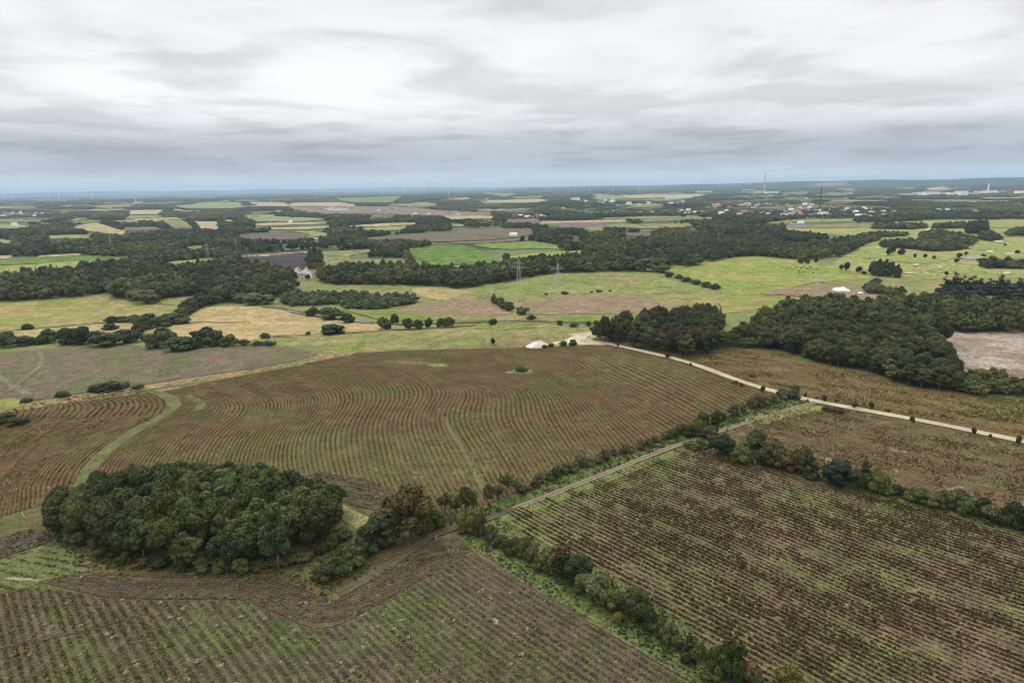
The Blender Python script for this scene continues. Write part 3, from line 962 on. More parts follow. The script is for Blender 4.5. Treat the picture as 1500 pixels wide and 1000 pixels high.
def trunk_mesh(name, seed, R, h0, h1, mat, r0=.35, limbs=6):
    rng = np.random.default_rng(seed)
    b = MB()
    top = h0 + (h1 - h0) * .6
    lean = rng.uniform(-.4, .4, 2)
    b.tube([(0, 0, -.4), (0, 0, .5), (lean[0] * .4, lean[1] * .4, h0), (lean[0], lean[1], top)], [r0 * 1.4, r0, r0 * .75, r0 * .25], 8)
    for i in range(limbs):
        a = i * 2.4 + rng.uniform(-.3, .3)
        z = h0 * .7 + (top - h0 * .7) * rng.uniform(0, .8)
        e = R * rng.uniform(.5, .8)
        b.tube([(lean[0] * .3, lean[1] * .3, z), (math.cos(a) * e * .5, math.sin(a) * e * .5, z + e * .35), (math.cos(a) * e, math.sin(a) * e, z + e * .75)], [r0 * .45, r0 * .3, r0 * .1], 6)
    return b.mesh(name, mat)


# unit prototypes are metres at a nominal size; objects scale them
KINDS = {}
def proto(kind, i, crown, trunk, R, Ht):
    KINDS.setdefault(kind, []).append((crown, trunk, R, Ht))
for i in range(7):
    KINDS_R = 4.6 + .3 * (i % 3)
    proto('round', i, crown_mesh('round_crown', 100 + i, KINDS_R, .5, 14, 19, 6600, .48), trunk_mesh('round_trunk', 200 + i, 3.4, 3.2, 12, M_bark, .30), KINDS_R, 14)
for i in range(4):
    proto('tall', i, crown_mesh('birch_crown', 300 + i, 3.3, .8, 15.5, 20, 5600, .44, 'tall', up=.1), trunk_mesh('birch_trunk', 400 + i, 2.2, 4, 14, M_birch, .15), 3.3, 15.5)
for i in range(4):
    proto('conifer', i, crown_mesh('conifer_crown', 500 + i, 2.9, .8, 14, 11, 2600, .5, 'conifer', up=-.1), trunk_mesh('conifer_trunk', 600 + i, 1, 1, 14, M_bark, .25, 0), 2.9, 14)
for i in range(6):
    proto('bush', i, crown_mesh('bush_crown', 700 + i, 2.6, -.4, 3.4, 11, 2300, .34), None, 2.6, 3.4)
for i in range(4):
    proto('shrub', i, crown_mesh('shrub_crown', 760 + i, 2.3, -.2, 3.9, 8, 1100, .36, jit=.9, up=.0), None, 2.4, 3.7)
for i in range(3):
    proto('sparse', i, crown_mesh('sparse_crown', 800 + i, 1.7, 1.2, 5.2, 9, 420, .34, jit=.9), trunk_mesh('sparse_trunk', 850 + i, 1.6, 1.2, 5, M_bark, .12, 9), 1.7, 5.2)

COUNT = {'tree': 0}
def plant(kind, name, cat, x, y, R, Ht, tint, label, group=None, rz=None, z=None, variant=None):
    lib = KINDS[kind]
    cr_, tk_, R0, H0 = lib[variant if variant is not None else random.randrange(len(lib))]
    rz = random.uniform(0, 6.28) if rz is None else rz
    zz = float(height(x, y)) - .05 if z is None else z
    sc = (R / R0, R / R0, Ht / H0)
    if tk_ is None:
        o = link(name, cr_)
        o.location = (x, y, zz); o.rotation_euler[2] = rz; o.scale = sc
        o.color = (*tint, 1)
        return tag(o, label, cat, group)
    r = empty(name, (x, y, zz), rz)
    r.scale = sc
    tag(r, label, cat, group)
    tr = link('trunk', tk_, r)
    c = link('crown', cr_, r)
    c.color = (*tint, 1)
    return r


def jitter_tint(c, a=.27):
    k = random.uniform(1 - a, 1 + a)
    return tuple(v * k * BOOST * random.uniform(.93, 1.07) for v in c)

DEEP, MIDG, BRT, OLVG, BRNG, BLUEG, WILL, GREYG, CONI = (.035, .050, .014), (.052, .071, .019), (.080, .120, .034), (.070, .078, .024), (.098, .076, .030), (.036, .052, .024), (.130, .150, .070), (.105, .105, .070), (.024, .036, .020)
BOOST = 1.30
BOOST_FAR = 1.75  # lightens distant crown tints, so part of the haze sits in the colour


def poisson(poly_px, spacing, n_try=40000, seed=1, top=None, height_m=0, clear=(), margin=0):
    """ground points under a pixel outline; with height_m the crown must stay inside the outline as well"""
    rng = np.random.default_rng(seed)
    w = unproj(densify(poly_px, 12))
    lo, hi = w.min(0), w.max(0)
    nx, ny = max(1, int((hi[0] - lo[0]) / spacing) + 1), max(1, int((hi[1] - lo[1]) / (spacing * .88)) + 1)
    gx, gy = np.meshgrid(np.arange(nx), np.arange(ny))
    p = np.stack([lo[0] + (gx + .5 * (gy % 2)) * spacing, lo[1] + gy * spacing * .88], -1).reshape(-1, 2)
    p = p + rng.uniform(-.3, .3, p.shape) * spacing
    z = height(p[:, 0], p[:, 1])
    b = proj(p[:, 0], p[:, 1], z)
    ok = inside(poly_px, b)
    if height_m:
        tpx = proj(p[:, 0], p[:, 1], z + height_m)
        ok &= inside(poly_px, tpx)
        for c in clear:
            ok &= ~inside(c, b) & ~inside(c, tpx) & ~inside(c, (b + tpx) / 2)
    return p[ok]

# ------------------------------------------------------------------ the rounded grove
GROVE = pts('78,774 86,758 100,752 140,738 190,726 250,718 310,716 370,718 420,726 470,740 498,758 502,775 490,792 462,806 430,818 400,828 340,833 280,832 220,826 160,810 110,790')
gp = poisson(GROVE, 6.5, seed=4)
gpx = proj(gp[:, 0], gp[:, 1], height(gp[:, 0], gp[:, 1]))
front_edge = []
for (x, y), (u, v) in zip(gp, gpx):
    centre = math.hypot((u - 330) / 110, (v - 775) / 40) < 1
    edge = math.hypot((u - 290) / 215, (v - 775) / 60)
    Ht = random.uniform(12.6, 16.6) * (1 - .34 * max(0, edge - .5) / .5)
    n1 = math.sin(u / 37 + 1) + math.sin(v / 13 + u / 61)
    if v > 812 and 190 < u < 420 and random.random() < .65:
        plant('tall', 'birch_tree', 'tree', x, y, random.uniform(3.2, 3.9), Ht * .98, jitter_tint((.060, .080, .025)), 'pale-stemmed birch on the front edge of the rounded grove, facing the curved dark headland', 'birches along the grove edge')
    elif centre and random.random() < .65:
        plant('round' if random.random() < .5 else 'tall', 'broadleaf_tree', 'tree', x, y, random.uniform(4.2, 5.2), Ht * 1.04, jitter_tint((.062, .084, .024)), 'brighter green broadleaf tree in the middle of the rounded grove', 'bright trees inside the grove')
    else:
        tint = random.choice([DEEP, DEEP, (.044, .056, .017), (.054, .058, .018)]) if u < 400 else random.choice([DEEP, OLVG, (.072, .068, .026), DEEP])
        plant('round', 'broadleaf_tree', 'tree', x, y, random.uniform(4.0, 5.4), Ht, jitter_tint(tint), 'dark green broadleaf tree in the outer ring of the rounded grove', 'dark trees around the grove')


def at(px, py):
    q = unproj([(px, py)])[0]
    return float(q[0]), float(q[1])


def scale_at(x, y):
    return math.sqrt(x * x + y * y + H * H) / F      # metres per photo pixel


def planted(kind, name, cat, px, py, wpx, hpx, tint, label, group=None, **kw):
    """thing standing at a base pixel with a given width and height in photo pixels"""
    x, y = at(px, py)
    s = scale_at(x, y)
    R = wpx * s / 2
    dep = math.atan2(H, math.hypot(x, y))
    Ht = max((hpx * s - R * .8 * math.sin(dep)) / math.cos(dep), R * .7)
    return plant(kind, name, cat, x, y, R, Ht, tint, label, group, **kw)

planted('tall', 'birch_tree', 'tree', 408, 832, 44, 96, (.070, .108, .045), 'pale green tree with drooping crown at the grove corner facing the grass spit')
planted('round', 'broadleaf_tree', 'tree', 474, 800, 60, 82, (.062, .066, .024), 'dark spreading tree at the tip of the rounded grove nearest the dirt track')
planted('round', 'broadleaf_tree', 'tree', 112, 782, 30, 46, (.105, .075, .025), 'small tree turning orange at the end of the grove above the dark ploughed plot')
ug_ = densify(smooth(pts('98,790 130,806 170,820 220,832 280,838 340,840 395,834 440,822 480,806 500,790'), False, 1), 17, False)
for a, b in ug_:
    planted('bush', 'bush', 'bush', a + random.uniform(-4, 4), b + random.uniform(-4, 1), random.uniform(20, 34), random.uniform(13, 24), jitter_tint(random.choice([DEEP, OLVG, (.06, .05, .02)])), 'dark undergrowth bush at the foot of the rounded grove', 'undergrowth at the grove edge')
# trees between grove and track
planted('round', 'broadleaf_tree', 'tree', 602, 786, 70, 80, (.078, .068, .021), 'large olive-brown round tree beside the dirt track, between the grove and the crossroads', rz=1.0, variant=2)
planted('round', 'broadleaf_tree', 'tree', 553, 800, 52, 52, (.046, .056, .022), 'low dark tree under the olive-brown tree by the dirt track', variant=3)
for px, py, w, h in ((515, 828, 36, 34), (490, 842, 34, 32), (474, 848, 28, 24), (535, 812, 30, 30), (505, 838, 30, 24), (572, 798, 30, 26), (622, 778, 24, 22)):
    planted('bush', 'bush', 'bush', px, py, w * 1.25, h, jitter_tint((.052, .064, .024)), 'dark bush in the thicket lining the dirt track below the olive-brown tree', 'bushes of the trackside thicket')
planted('bush', 'bush', 'bush', 640, 772, 26, 26, (.07, .09, .038), 'mid green bush beside the dirt track, behind the olive-brown tree')
# thin trees at the crossroads
for px, py, w, h, tn in ((652, 752, 24, 34, OLVG), (668, 758, 20, 34, OLVG), (682, 752, 26, 42, DEEP), (694, 752, 18, 34, OLVG), (716, 742, 20, 36, (.10, .09, .05)), (742, 726, 22, 38, (.10, .095, .05)), (730, 733, 18, 24, OLVG), (756, 722, 18, 26, GREYG)):
    planted('sparse', 'thin_tree', 'tree', px, py, w, h, jitter_tint(tn), 'thin straggly tree with open crown above the dirt track crossroads', 'straggly trees by the crossroads')

# ------------------------------------------------------------------ hedges and bushes
def hedge(data, name, label, group, f=1.0):
    for px, py, w, h, tn in data:
        planted(random.choice(['bush', 'bush', 'bush', 'bush', 'shrub']), name, 'bush', px, py, w * f * random.uniform(.75, 1.15), h * f * random.uniform(.75, 1.15), jitter_tint(tn, .2), label, group)

zz5 = lambda s: [(650 + a / 3.125, 720 + b / 3.125, c / 3.125, d / 3.125, t_) for a, b, c, d, t_ in s]
planted('bush', 'bush', 'bush', 687, 779, 36, 34, (.115, .125, .030), 'yellow-green bush at the head of the lane hedge, touching the crossroads', variant=1)
planted('round', 'broadleaf_tree', 'tree', 847, 853, 42, 46, (.036, .052, .020), 'dark round tree half way along the lane hedge', variant=4)
planted('sparse', 'thin_tree', 'tree', 822, 843, 34, 46, (.088, .060, .034), 'russet-brown tree half way along the lane hedge', variant=0)
planted('round', 'broadleaf_tree', 'tree', 932, 912, 44, 52, (.060, .078, .026), 'tall green tree in the lane hedge above the yellow bush', variant=1)
planted('conifer', 'conifer_tree', 'tree', 1010, 968, 28, 42, (.040, .050, .022), 'small dark cone-shaped tree near the end of the lane hedge', variant=1)
planted('bush', 'bush', 'bush', 905, 910, 20, 16, (.17, .15, .035), 'yellow flowering bush on the field side of the lane hedge')
hedge(zz5([(165, 200, 90, 95, (.090, .072, .042)), (215, 225, 80, 85, (.085, .082, .045)), (255, 250, 75, 75, OLVG), (295, 285, 80, 75, DEEP), (335, 285, 80, 75, (.075, .085, .042)), (370, 300, 85, 90, OLVG), (405, 320, 85, 80, (.11, .10, .06)), (450, 355, 95, 85, OLVG), (500, 380, 90, 85, MIDG), (545, 400, 110, 110, DEEP),
           (640, 460, 130, 120, (.115, .115, .062)), (700, 500, 140, 130, (.105, .105, .058)), (770, 530, 130, 130, (.085, .092, .040)), (830, 545, 120, 110, OLVG), (870, 590, 100, 90, MIDG), (950, 620, 110, 100, DEEP), (985, 640, 90, 90, OLVG), (1030, 690, 110, 90, (.08, .10, .045)), (1075, 715, 100, 80, OLVG),
           (1150, 780, 100, 95, OLVG), (1200, 800, 100, 85, (.09, .08, .045)), (1250, 840, 140, 130, MIDG), (1320, 850, 140, 150, DEEP), (1395, 865, 110, 110, (.11, .085, .045)), (1210, 850, 120, 80, OLVG), (1420, 900, 110, 90, MIDG)]),
      'bush', 'leafy bush in the hedge that runs down the green lane between two crop fields', 'bushes of the lane hedge', 1.0)
planted('bush', 'bush', 'bush', 1155, 1010, 44, 34, (.13, .12, .035), 'yellowish bush at the low corner of the large striped field')

zz4 = lambda s: [(1050 + a / 3.333, 560 + b / 3.333, c / 3.333, d / 3.333, t_) for a, b, c, d, t_ in s]
planted('round', 'broadleaf_tree', 'tree', 1056, 666, 40, 36, (.028, .050, .024), 'dark dense tree beside the dirt track at the start of the field hedge', variant=5)
planted('bush', 'bush', 'bush', 1085, 676, 34, 24, (.100, .130, .034), 'bright green bush next to the dark dense tree in the field hedge', variant=2)
planted('conifer', 'conifer_tree', 'tree', 1188, 700, 26, 42, (.062, .080, .040), 'grey-green upright tree in the field hedge', variant=0)
planted('round', 'broadleaf_tree', 'tree', 1227, 711, 44, 38, (.022, .040, .020), 'very dark pyramid-shaped tree in the middle of the field hedge', variant=6)
planted('conifer', 'conifer_tree', 'tree', 1268, 702, 22, 32, (.045, .060, .034), 'dark slim tree rising behind the field hedge', variant=2)
hedge(zz4([(190, 320, 110, 100, (.075, .085, .045)), (240, 405, 110, 110, (.052, .058, .026)), (270, 350, 110, 90, (.105, .085, .048)), (320, 420, 120, 110, (.088, .080, .036)), (370, 430, 110, 110, (.10, .082, .038)), (415, 440, 100, 120, (.090, .078, .036)), (690, 515, 90, 80, OLVG), (735, 520, 90, 80, DEEP), (785, 535, 110, 100, (.090, .095, .030)), (830, 548, 70, 60, (.10, .12, .045)),
           (880, 550, 60, 70, DEEP), (985, 585, 100, 80, OLVG), (940, 575, 70, 45, (.1, .1, .05)), (1065, 610, 90, 80, (.08, .09, .045)), (1120, 605, 110, 90, OLVG), (1180, 610, 90, 80, (.09, .085, .045)), (1215, 640, 100, 80, MIDG), (1300, 650, 100, 100, DEEP), (1355, 680, 100, 90, (.095, .075, .042)), (1400, 690, 90, 80, OLVG), (1450, 705, 110, 100, DEEP), (1260, 640, 80, 70, OLVG), (1540, 740, 100, 90, MIDG)]),
      'bush', 'mixed brown and green bush in the hedge between the striped field and the upper field', 'bushes of the field hedge', .95)
zz8 = lambda s: [(880 + a / 5, 500 + b / 5, c / 5, d / 5, t_) for a, b, c, d, t_ in s]
hedge(zz8([(640, 700, 110, 110, DEEP), (700, 690, 100, 110, OLVG), (660, 770, 90, 60, (.055, .062, .032)), (750, 640, 120, 100, (.07, .072, .038)), (790, 710, 100, 90, (.10, .085, .042)), (832, 615, 70, 90, DEEP), (820, 690, 80, 70, DEEP), (740, 770, 90, 70, OLVG), (690, 790, 80, 50, OLVG)]),
      'bush', 'dark bush in the clump where the dirt track meets the field hedge', 'bushes at the track gap', 1.15)
ln_ = densify(smooth(pts('766,722 800,702 850,684 900,668 950,652 1000,634 1030,622'), False, 1), 9.5, False)
for k_, (a, b) in enumerate(ln_):
    w = random.uniform(13, 22) * (b / 690)
    planted('bush', 'bush', 'bush', a + random.uniform(-3, 3), b + random.uniform(-2, 3), w, w * random.uniform(.7, 1.05), jitter_tint(random.choice([(.10, .10, .062), (.085, .088, .05), DEEP, (.11, .10, .07)]), .2), 'greyish bush in the straggling row beside the dirt track and the contour-ploughed field', 'grey bushes along the dirt track')
ln_ = densify(smooth(pts('1052,616 1080,606 1105,597 1128,590 1150,583 1166,578'), False, 1), 9, False)
for a, b in ln_:
    w = random.uniform(12, 18)
    planted('bush', 'bush', 'bush', a + random.uniform(-3, 3), b + random.uniform(-2, 2), w, w * random.uniform(.8, 1.2), jitter_tint(random.choice([(.115, .105, .075), (.10, .088, .06), (.075, .08, .048)]), .2), 'dry grey bush between the dirt track and the gravel road junction', 'dry bushes near the junction')
planted('bush', 'bush', 'bush', 1210, 602, 14, 8, (.085, .055, .040), 'low reddish thicket on the field side of the gravel road', None)
planted('bush', 'bush', 'bush', 1226, 604, 20, 8, (.080, .050, .040), 'wider reddish thicket on the field side of the gravel road', None)

for k_, (px, py) in enumerate(((1114, 576), (1182, 582), (1206, 588), (1227, 590), (1251, 598), (1276, 599), (1302, 604), (1332, 620), (1423, 637), (1453, 642), (1488, 650), (1085, 566), (1010, 536), (905, 508), (975, 524))):
    small = k_ in (1, 3, 6, 9, 11, 12, 13)
    planted('round', 'sapling', 'tree', px + random.uniform(-4, 4), py + random.uniform(-.6, .6), (4 if small else 7) * random.uniform(.8, 1.2), (6 if small else 11) * random.uniform(.8, 1.2), jitter_tint((.040, .046, .020)), 'young roadside tree spaced along the gravel road', 'saplings along the gravel road')

MIDB = """12,508,24,20 40,505,28,13 60,504,16,10 72,502,22,18 100,504,28,22 122,504,28,24 145,501,20,15 160,506,44,18 180,492,22,9 163,483,20,9 195,501,26,17 205,491,22,15 215,481,30,16 240,478,26,12 258,474,36,10 165,472,20,7 180,471,18,8
198,471,24,10 217,468,20,9 243,469,22,10 265,465,20,14 276,457,22,18 291,449,26,18 308,446,22,14 40,482,15,7 236,509,40,28 266,512,46,18 292,509,30,16 300,499,34,20 315,506,28,22 336,507,26,18 358,506,14,10 377,506,16,6 394,506,20,9 388,495,16,8 452,491,8,6
487,489,38,10 458,463,20,14 485,468,34,20 509,473,22,16 563,482,24,18 578,474,14,15 597,482,18,17 612,482,16,15 628,480,14,15 645,480,12,15 657,479,20,16 722,476,14,10 733,447,14,12 745,453,18,12 765,461,22,13 778,468,14,8 798,510,10,6 807,509,9,7 825,507,12,9 839,506,14,10
968,399,28,13 981,406,14,8 995,409,14,8 1006,413,16,8 1020,417,16,8 1035,421,16,9 1047,424,14,9 820,476,12,8 841,479,14,8 862,478,8,8 873,477,8,9 764,544,20,8 800,432,6,3 827,431,12,4 866,429,7,3 877,428,10,3 894,427,6,3 145,573,26,6 168,571,32,5 202,569,16,4 92,581,18,6 38,589,14,6 6,618,28,12 26,622,24,7
55,640,2,2 1077,562,10,6 1163,585,16,9 1142,580,12,8 1102,552,12,5 1146,573,12,5"""
for k_, q in enumerate(MIDB.split()):
    px, py, w, h = (float(v) for v in q.split(','))
    if w < 3:
        continue
    tn = random.choice([DEEP, MIDG, (.058, .080, .034), (.065, .075, .032), BLUEG])
    if px < 350:
        lb, gr = 'rounded dark bush in the field hedges between the tan stubble and the grey fallow', 'bushes of the stubble hedges'
    elif py < 485 and px < 800:
        lb, gr = 'dark round bush on the meadow along the small river', 'bushes along the river meadow'
    elif px > 960 and py < 430:
        lb, gr = 'dark bush in the short hedge line dividing the green meadow from the bright pasture', 'bushes of the pasture hedge'
    elif 790 < px < 850 and py > 500:
        lb, gr = 'small bush beside the pale gravel heap', 'bushes beside the gravel heap'
    elif px == 764:
        lb, gr = 'lone dark bush in the middle of the contour-ploughed field', None
    else:
        lb, gr = 'small scattered bush in open grass', 'scattered bushes'
    planted('bush', 'bush', 'bush', px, py, w * 1.05, h, jitter_tint(tn), lb, gr)
planted('round', 'broadleaf_tree', 'tree', 722, 505, 7, 11, DEEP, 'tiny lone tree standing in the mown meadow near the gravel heap')
for px, py, w, h, tn in ((178, 436, 30, 26, (.095, .118, .050)), (215, 444, 34, 20, (.11, .125, .062)), (200, 440, 24, 16, (.10, .12, .055)), (372, 446, 30, 18, (.135, .14, .075)), (392, 445, 24, 14, (.12, .13, .07)), (355, 443, 22, 14, (.10, .115, .06)), (946, 397, 30, 20, (.10, .125, .075)), (925, 394, 24, 18, (.09, .11, .06))):
    planted('round', 'broadleaf_tree', 'tree', px, py, w, h, jitter_tint(tn, .1), 'pale grey-green willow-like tree at the foot of the valley wood', 'pale trees along the valley wood')

# ------------------------------------------------------------------ woods: largest 250 are single trees, the rest one mass
CAND = []      # x, y, R, Ht, tint, wood
def wood(px, spacing, Ht, tints, label, group, seed, jit=.30, patch=60, clear=()):
    p = pts(px) if isinstance(px, str) else px
    xy = poisson(p, spacing, seed=seed, height_m=Ht * .62, clear=clear)
    wv = Wave(seed, patch, 8)(xy)
    rng = np.random.default_rng(seed)
    for (x, y), q in zip(xy, wv):
        k = rng.uniform(1 - jit, 1 + jit * .8)
        i = int(np.clip((q + 1) / 2 * len(tints) + rng.normal(0, .7), 0, len(tints) - 1))
        h = Ht * k * (1.15 if rng.random() < .12 else 1)
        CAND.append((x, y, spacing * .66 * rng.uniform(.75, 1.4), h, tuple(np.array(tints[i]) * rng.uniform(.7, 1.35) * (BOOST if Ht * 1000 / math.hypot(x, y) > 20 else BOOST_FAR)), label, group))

T1 = [DEEP, (.048, .062, .018), (.030, .040, .015), MIDG, (.070, .076, .022), (.054, .054, .020)]
T2 = [(.034, .044, .018), (.042, .056, .022), (.056, .070, .026), (.035, .050, .023), (.072, .078, .030)]
wood('873,500 874,480 903,469 921,469 930,477 924,494 915,503 892,503', 6.4, 12, T1, 'dark tree in the small round copse at the bend of the gravel road', 'trees of the roadside copse', 21)
wood('918,498 921,481 937,477 935,465 956,462 993,462 1001,456 1055,452 1061,467 1050,477 1066,501 1056,510 1047,514 1036,521 1001,522 983,518 953,514 929,510', 7.2, 13, T1 + [(.05, .045, .024)], 'dark tree in the long copse beside the gravel road', 'trees of the long copse', 22)
wood('1068,502 1075,484 1100,476 1116,459 1148,445 1217,435 1260,439 1303,439 1340,434 1383,436 1420,439 1500,447 1580,450 1580,489 1500,488 1420,488 1345,487 1335,483 1367,496 1383,499 1396,515 1396,541 1400,560 1390,571 1348,569 1313,560 1284,550 1276,545 1244,540 1193,534 1153,516 1110,508',
     7.6, 10.8, T1, 'dark green tree in the large wood beyond the roadside crop field', 'trees of the large wood', 23, patch=45)
wood('1058,508 1066,490 1085,482 1118,470 1128,508 1100,512', 4.6, 5.5, T1, 'low scrub tree between the long copse and the large wood', 'scrub between the woods', 48)
wood('1392,571 1398,546 1415,543 1447,543 1500,555 1580,566 1580,592 1500,580 1428,579 1407,574', 4.2, 4.6, T1 + [(.06, .075, .026)], 'low scrub tree in the ragged end of the large wood by the whitish field', 'scrub at the end of the large wood', 47)
planted('round', 'broadleaf_tree', 'tree', 1308, 500, 30, 26, (.115, .070, .038), 'russet tree standing out of the large wood beside the whitish field', variant=0)
planted('round', 'broadleaf_tree', 'tree', 1281, 478, 12, 12, (.19, .17, .06), 'small yellow tree in the middle of the large wood', variant=2)
for (px, py, w, h) in ((1383, 434, 18, 26), (1395, 436, 20, 34), (1408, 434, 18, 28), (1421, 434, 20, 28), (1436, 432, 18, 22), (1450, 430, 16, 20), (1462, 433, 18, 28), (1476, 433, 18, 22), (1490, 432, 20, 22), (1402, 440, 18, 24), (1430, 440, 18, 20), (1388, 442, 16, 20), (1470, 442, 18, 20), (1495, 444, 18, 20)):
    planted('conifer', 'conifer_tree', 'tree', px, py, w * 1.55, h, jitter_tint(CONI), 'dark conifer in the stand above the large wood, below the golf course', 'conifers above the large wood')
wood('1262,424 1278,412 1286,411 1288,420 1328,426 1332,434 1308,435 1270,430', 6, 7, T2, 'low tree in the scrub beside the white sheeted heap', 'trees beside the white heap', 24)
wood('1276,404 1278,388 1286,386 1312,393 1327,400 1312,409', 7, 11, [CONI, DEEP, (.03, .045, .024)], 'dark tree in the clump on the edge of the golf course', 'trees of the golf clump', 25)
GOLFW = ['1252,362 1255,345 1284,340 1330,342 1330,347 1292,349 1284,353 1262,362', '1284,356 1321,351 1350,352 1346,343 1372,336 1404,343 1428,348 1426,360 1398,369 1359,369 1324,365 1289,363', '1434,354 1436,340 1452,339 1468,347 1466,353',
         '1278,336 1280,329 1300,327 1355,328 1360,334 1340,337', '1364,336 1368,329 1412,326 1419,335', '1436,394 1438,382 1460,380 1474,383 1580,382 1580,396', '1474,347 1476,339 1490,335 1580,335 1580,347']
for k_, g in enumerate(GOLFW):
    wood(g, 9, 8.5, T2 + [(.075, .085, .045)], 'dark tree among the fairways of the golf course', 'trees of the golf course', 30 + k_)
wood('1415,344 1416,328 1445,326 1447,342', 7, 13, [CONI, (.02, .034, .022)], 'tall dark tree in the block behind the golf bunkers', 'trees of the golf block', 39)
for px, py, w, h in ((1302, 374, 8, 10), (1307, 371, 8, 11), (1320, 374, 10, 9), (1340, 378, 4, 6), (1355, 378, 5, 6), (1368, 380, 5, 5), (1405, 378, 7, 7), (1401, 385, 7, 6), (1415, 374, 5, 5), (1453, 354, 7, 4), (1472, 360, 4, 3), (1245, 371, 7, 6), (1490, 372, 6, 5), (1386, 404, 5, 6), (1240, 397, 8, 13), (1232, 396, 6, 8), (1195, 386, 6, 9), (1173, 386, 9, 7), (1182, 387, 8, 7), (1258, 400, 9, 9), (1265, 402, 8, 5), (1440, 376, 5, 4)):
    planted('round', 'broadleaf_tree', 'tree', px, py, w, h, jitter_tint(DEEP), 'single small tree dotted over the golf course grass', 'single trees of the golf course')
# valley woods
wood('-70,446 -70,404 0,404 53,398 139,398 181,395 219,396 248,392 315,386 333,382 400,391 424,397 421,405 440,420 425,428 400,440 320,444 299,433 275,434 245,437 219,444 192,438 165,436 160,429 93,437', 8.2, 13, T2 + [(.060, .066, .034)], 'dark tree in the valley wood above the yellow pasture', 'trees of the valley wood', 41, patch=80)
wood('463,414 466,398 500,391 563,388 617,390 678,393 720,388 745,385 772,380 795,379 866,373 900,372 935,385 967,394 935,398 870,399 801,402 750,412 700,419 665,423 640,420 560,417 500,418', 8.2, 12, T2, 'dark tree in the long wood behind the river meadow', 'trees of the meadow wood', 42, patch=80)
wood('408,434 440,428 530,428 560,432 600,430 623,441 600,447 545,455 505,453 500,446 430,449 415,446', 5, 5.5, [(.060, .085, .045), (.07, .09, .05), BLUEG, (.05, .07, .035)], 'low grey-green willow in the scrub by the river', 'willow scrub by the river', 43)
wood('258,466 262,455 290,438 318,432 312,444 285,458 272,466', 5, 6, T2, 'dark tree in the hedge climbing from the stubble to the valley wood', 'trees of the climbing hedge', 44)
wood('716,440 722,435 735,440 752,452 756,458 742,456', 4.2, 6, T1, 'dark tree in the short hedge across the river meadow', 'trees of the meadow hedge', 45)
FARM = pts('418,418 418,396 440,394 470,398 470,418')
CLEAR.append(pts('420,413 424,399 432,394 450,394 466,404 466,412'))
wood('385,390 400,391 424,398 421,404 405,404', 8, 12, T2, 'dark tree in the valley wood above the yellow pasture', 'trees of the valley wood', 46)
for px, py, w, h, tn in ((432, 410, 11, 12, DEEP), (451, 410, 8, 9, (.06, .08, .04)), (472, 409, 16, 16, DEEP), (462, 392, 12, 20, MIDG), (456, 388, 12, 22, (.055, .07, .035)), (468, 384, 12, 18, OLVG), (460, 374, 10, 12, DEEP), (420, 412, 14, 14, DEEP), (412, 415, 14, 14, MIDG), (455, 396, 10, 10, OLVG)):
    planted('round', 'broadleaf_tree', 'tree', px, py, w, h, jitter_tint(tn, .1), 'garden tree close around the white farmhouse', 'trees around the farmhouse')
# the default wood between the far fields
Z0 = pts('-90,408 0,404 140,399 250,394 340,386 430,398 470,412 500,391 678,393 720,388 772,380 866,373 900,372 967,394 1005,393 1047,382 1100,375 1150,379 1200,385 1240,382 1255,373 1262,363 1250,350 1240,328 1390,322 1600,321 1600,262 1300,268 750,276 300,283 -90,290')
rng = np.random.default_rng(77)
def polar(r0, r1, sp, a=46):
    P = []
    r = r0
    while r < r1:
        n = int(2 * rad(a) * r / sp)
        th = np.linspace(-rad(a), rad(a), n) + rng.uniform(-.4, .4, n) * 2 * rad(a) / n
        q = r + rng.uniform(-.4, .4, n) * sp
        P.append(np.stack([q * np.sin(th), q * np.cos(th)], 1))
        r += sp * .9
    return np.concatenate(P)


TOWN = [pts(q) for q in ('1005,318 1010,306 1060,300 1120,298 1260,300 1320,305 1330,318 1260,322 1150,320', '820,312 860,303 1010,303 1005,316 900,314', '1020,304 1030,296 1120,293 1250,297 1260,303 1120,300', '745,322 745,313 800,313 800,321', '838,298 850,290 905,292 900,300', '-40,320 0,308 60,306 120,306 110,318 0,322', '1250,320 1260,310 1330,308 1330,320', '1320,290 1322,281 1460,279 1500,280 1500,288', '1370,312 1375,303 1440,306 1440,313', '940,302 960,294 1010,292 1010,300')]
def keep_wood(p, Ht):
    z = height(p[:, 0], p[:, 1])
    b = proj(p[:, 0], p[:, 1], z); tp = proj(p[:, 0], p[:, 1], z + Ht * .8)
    ok = inside(Z0, b) & (b[:, 0] > -80) & (b[:, 0] < 1580)
    for c in CLEAR:
        ok &= ~inside(c, b) & ~inside(c, tp) & ~inside(c, (b + tp) / 2)
    tw = np.zeros(len(p), bool)
    for c in TOWN:
        tw |= inside(c, b)
    ok &= ~tw | (rng.random(len(p)) < .38)
    return ok, b, tw
NOFIELD = [pts(q) for q in ('775,350 815,335 870,340 1100,345 1150,333 1260,345 1265,375 1100,378 965,396 800,402 640,422 465,415 470,400 560,388 720,389 790,380 866,372', '-90,446 -90,396 60,397 230,392 350,385 455,395 455,420 300,445', '1240,325 1240,300 1340,296 1600,294 1600,322', '210,345 330,340 420,352 600,357 600,366 470,366 350,372 240,380 130,384 130,352', '1120,322 1120,298 1330,298 1330,322', '1000,320 1000,303 1120,300 1120,324')]
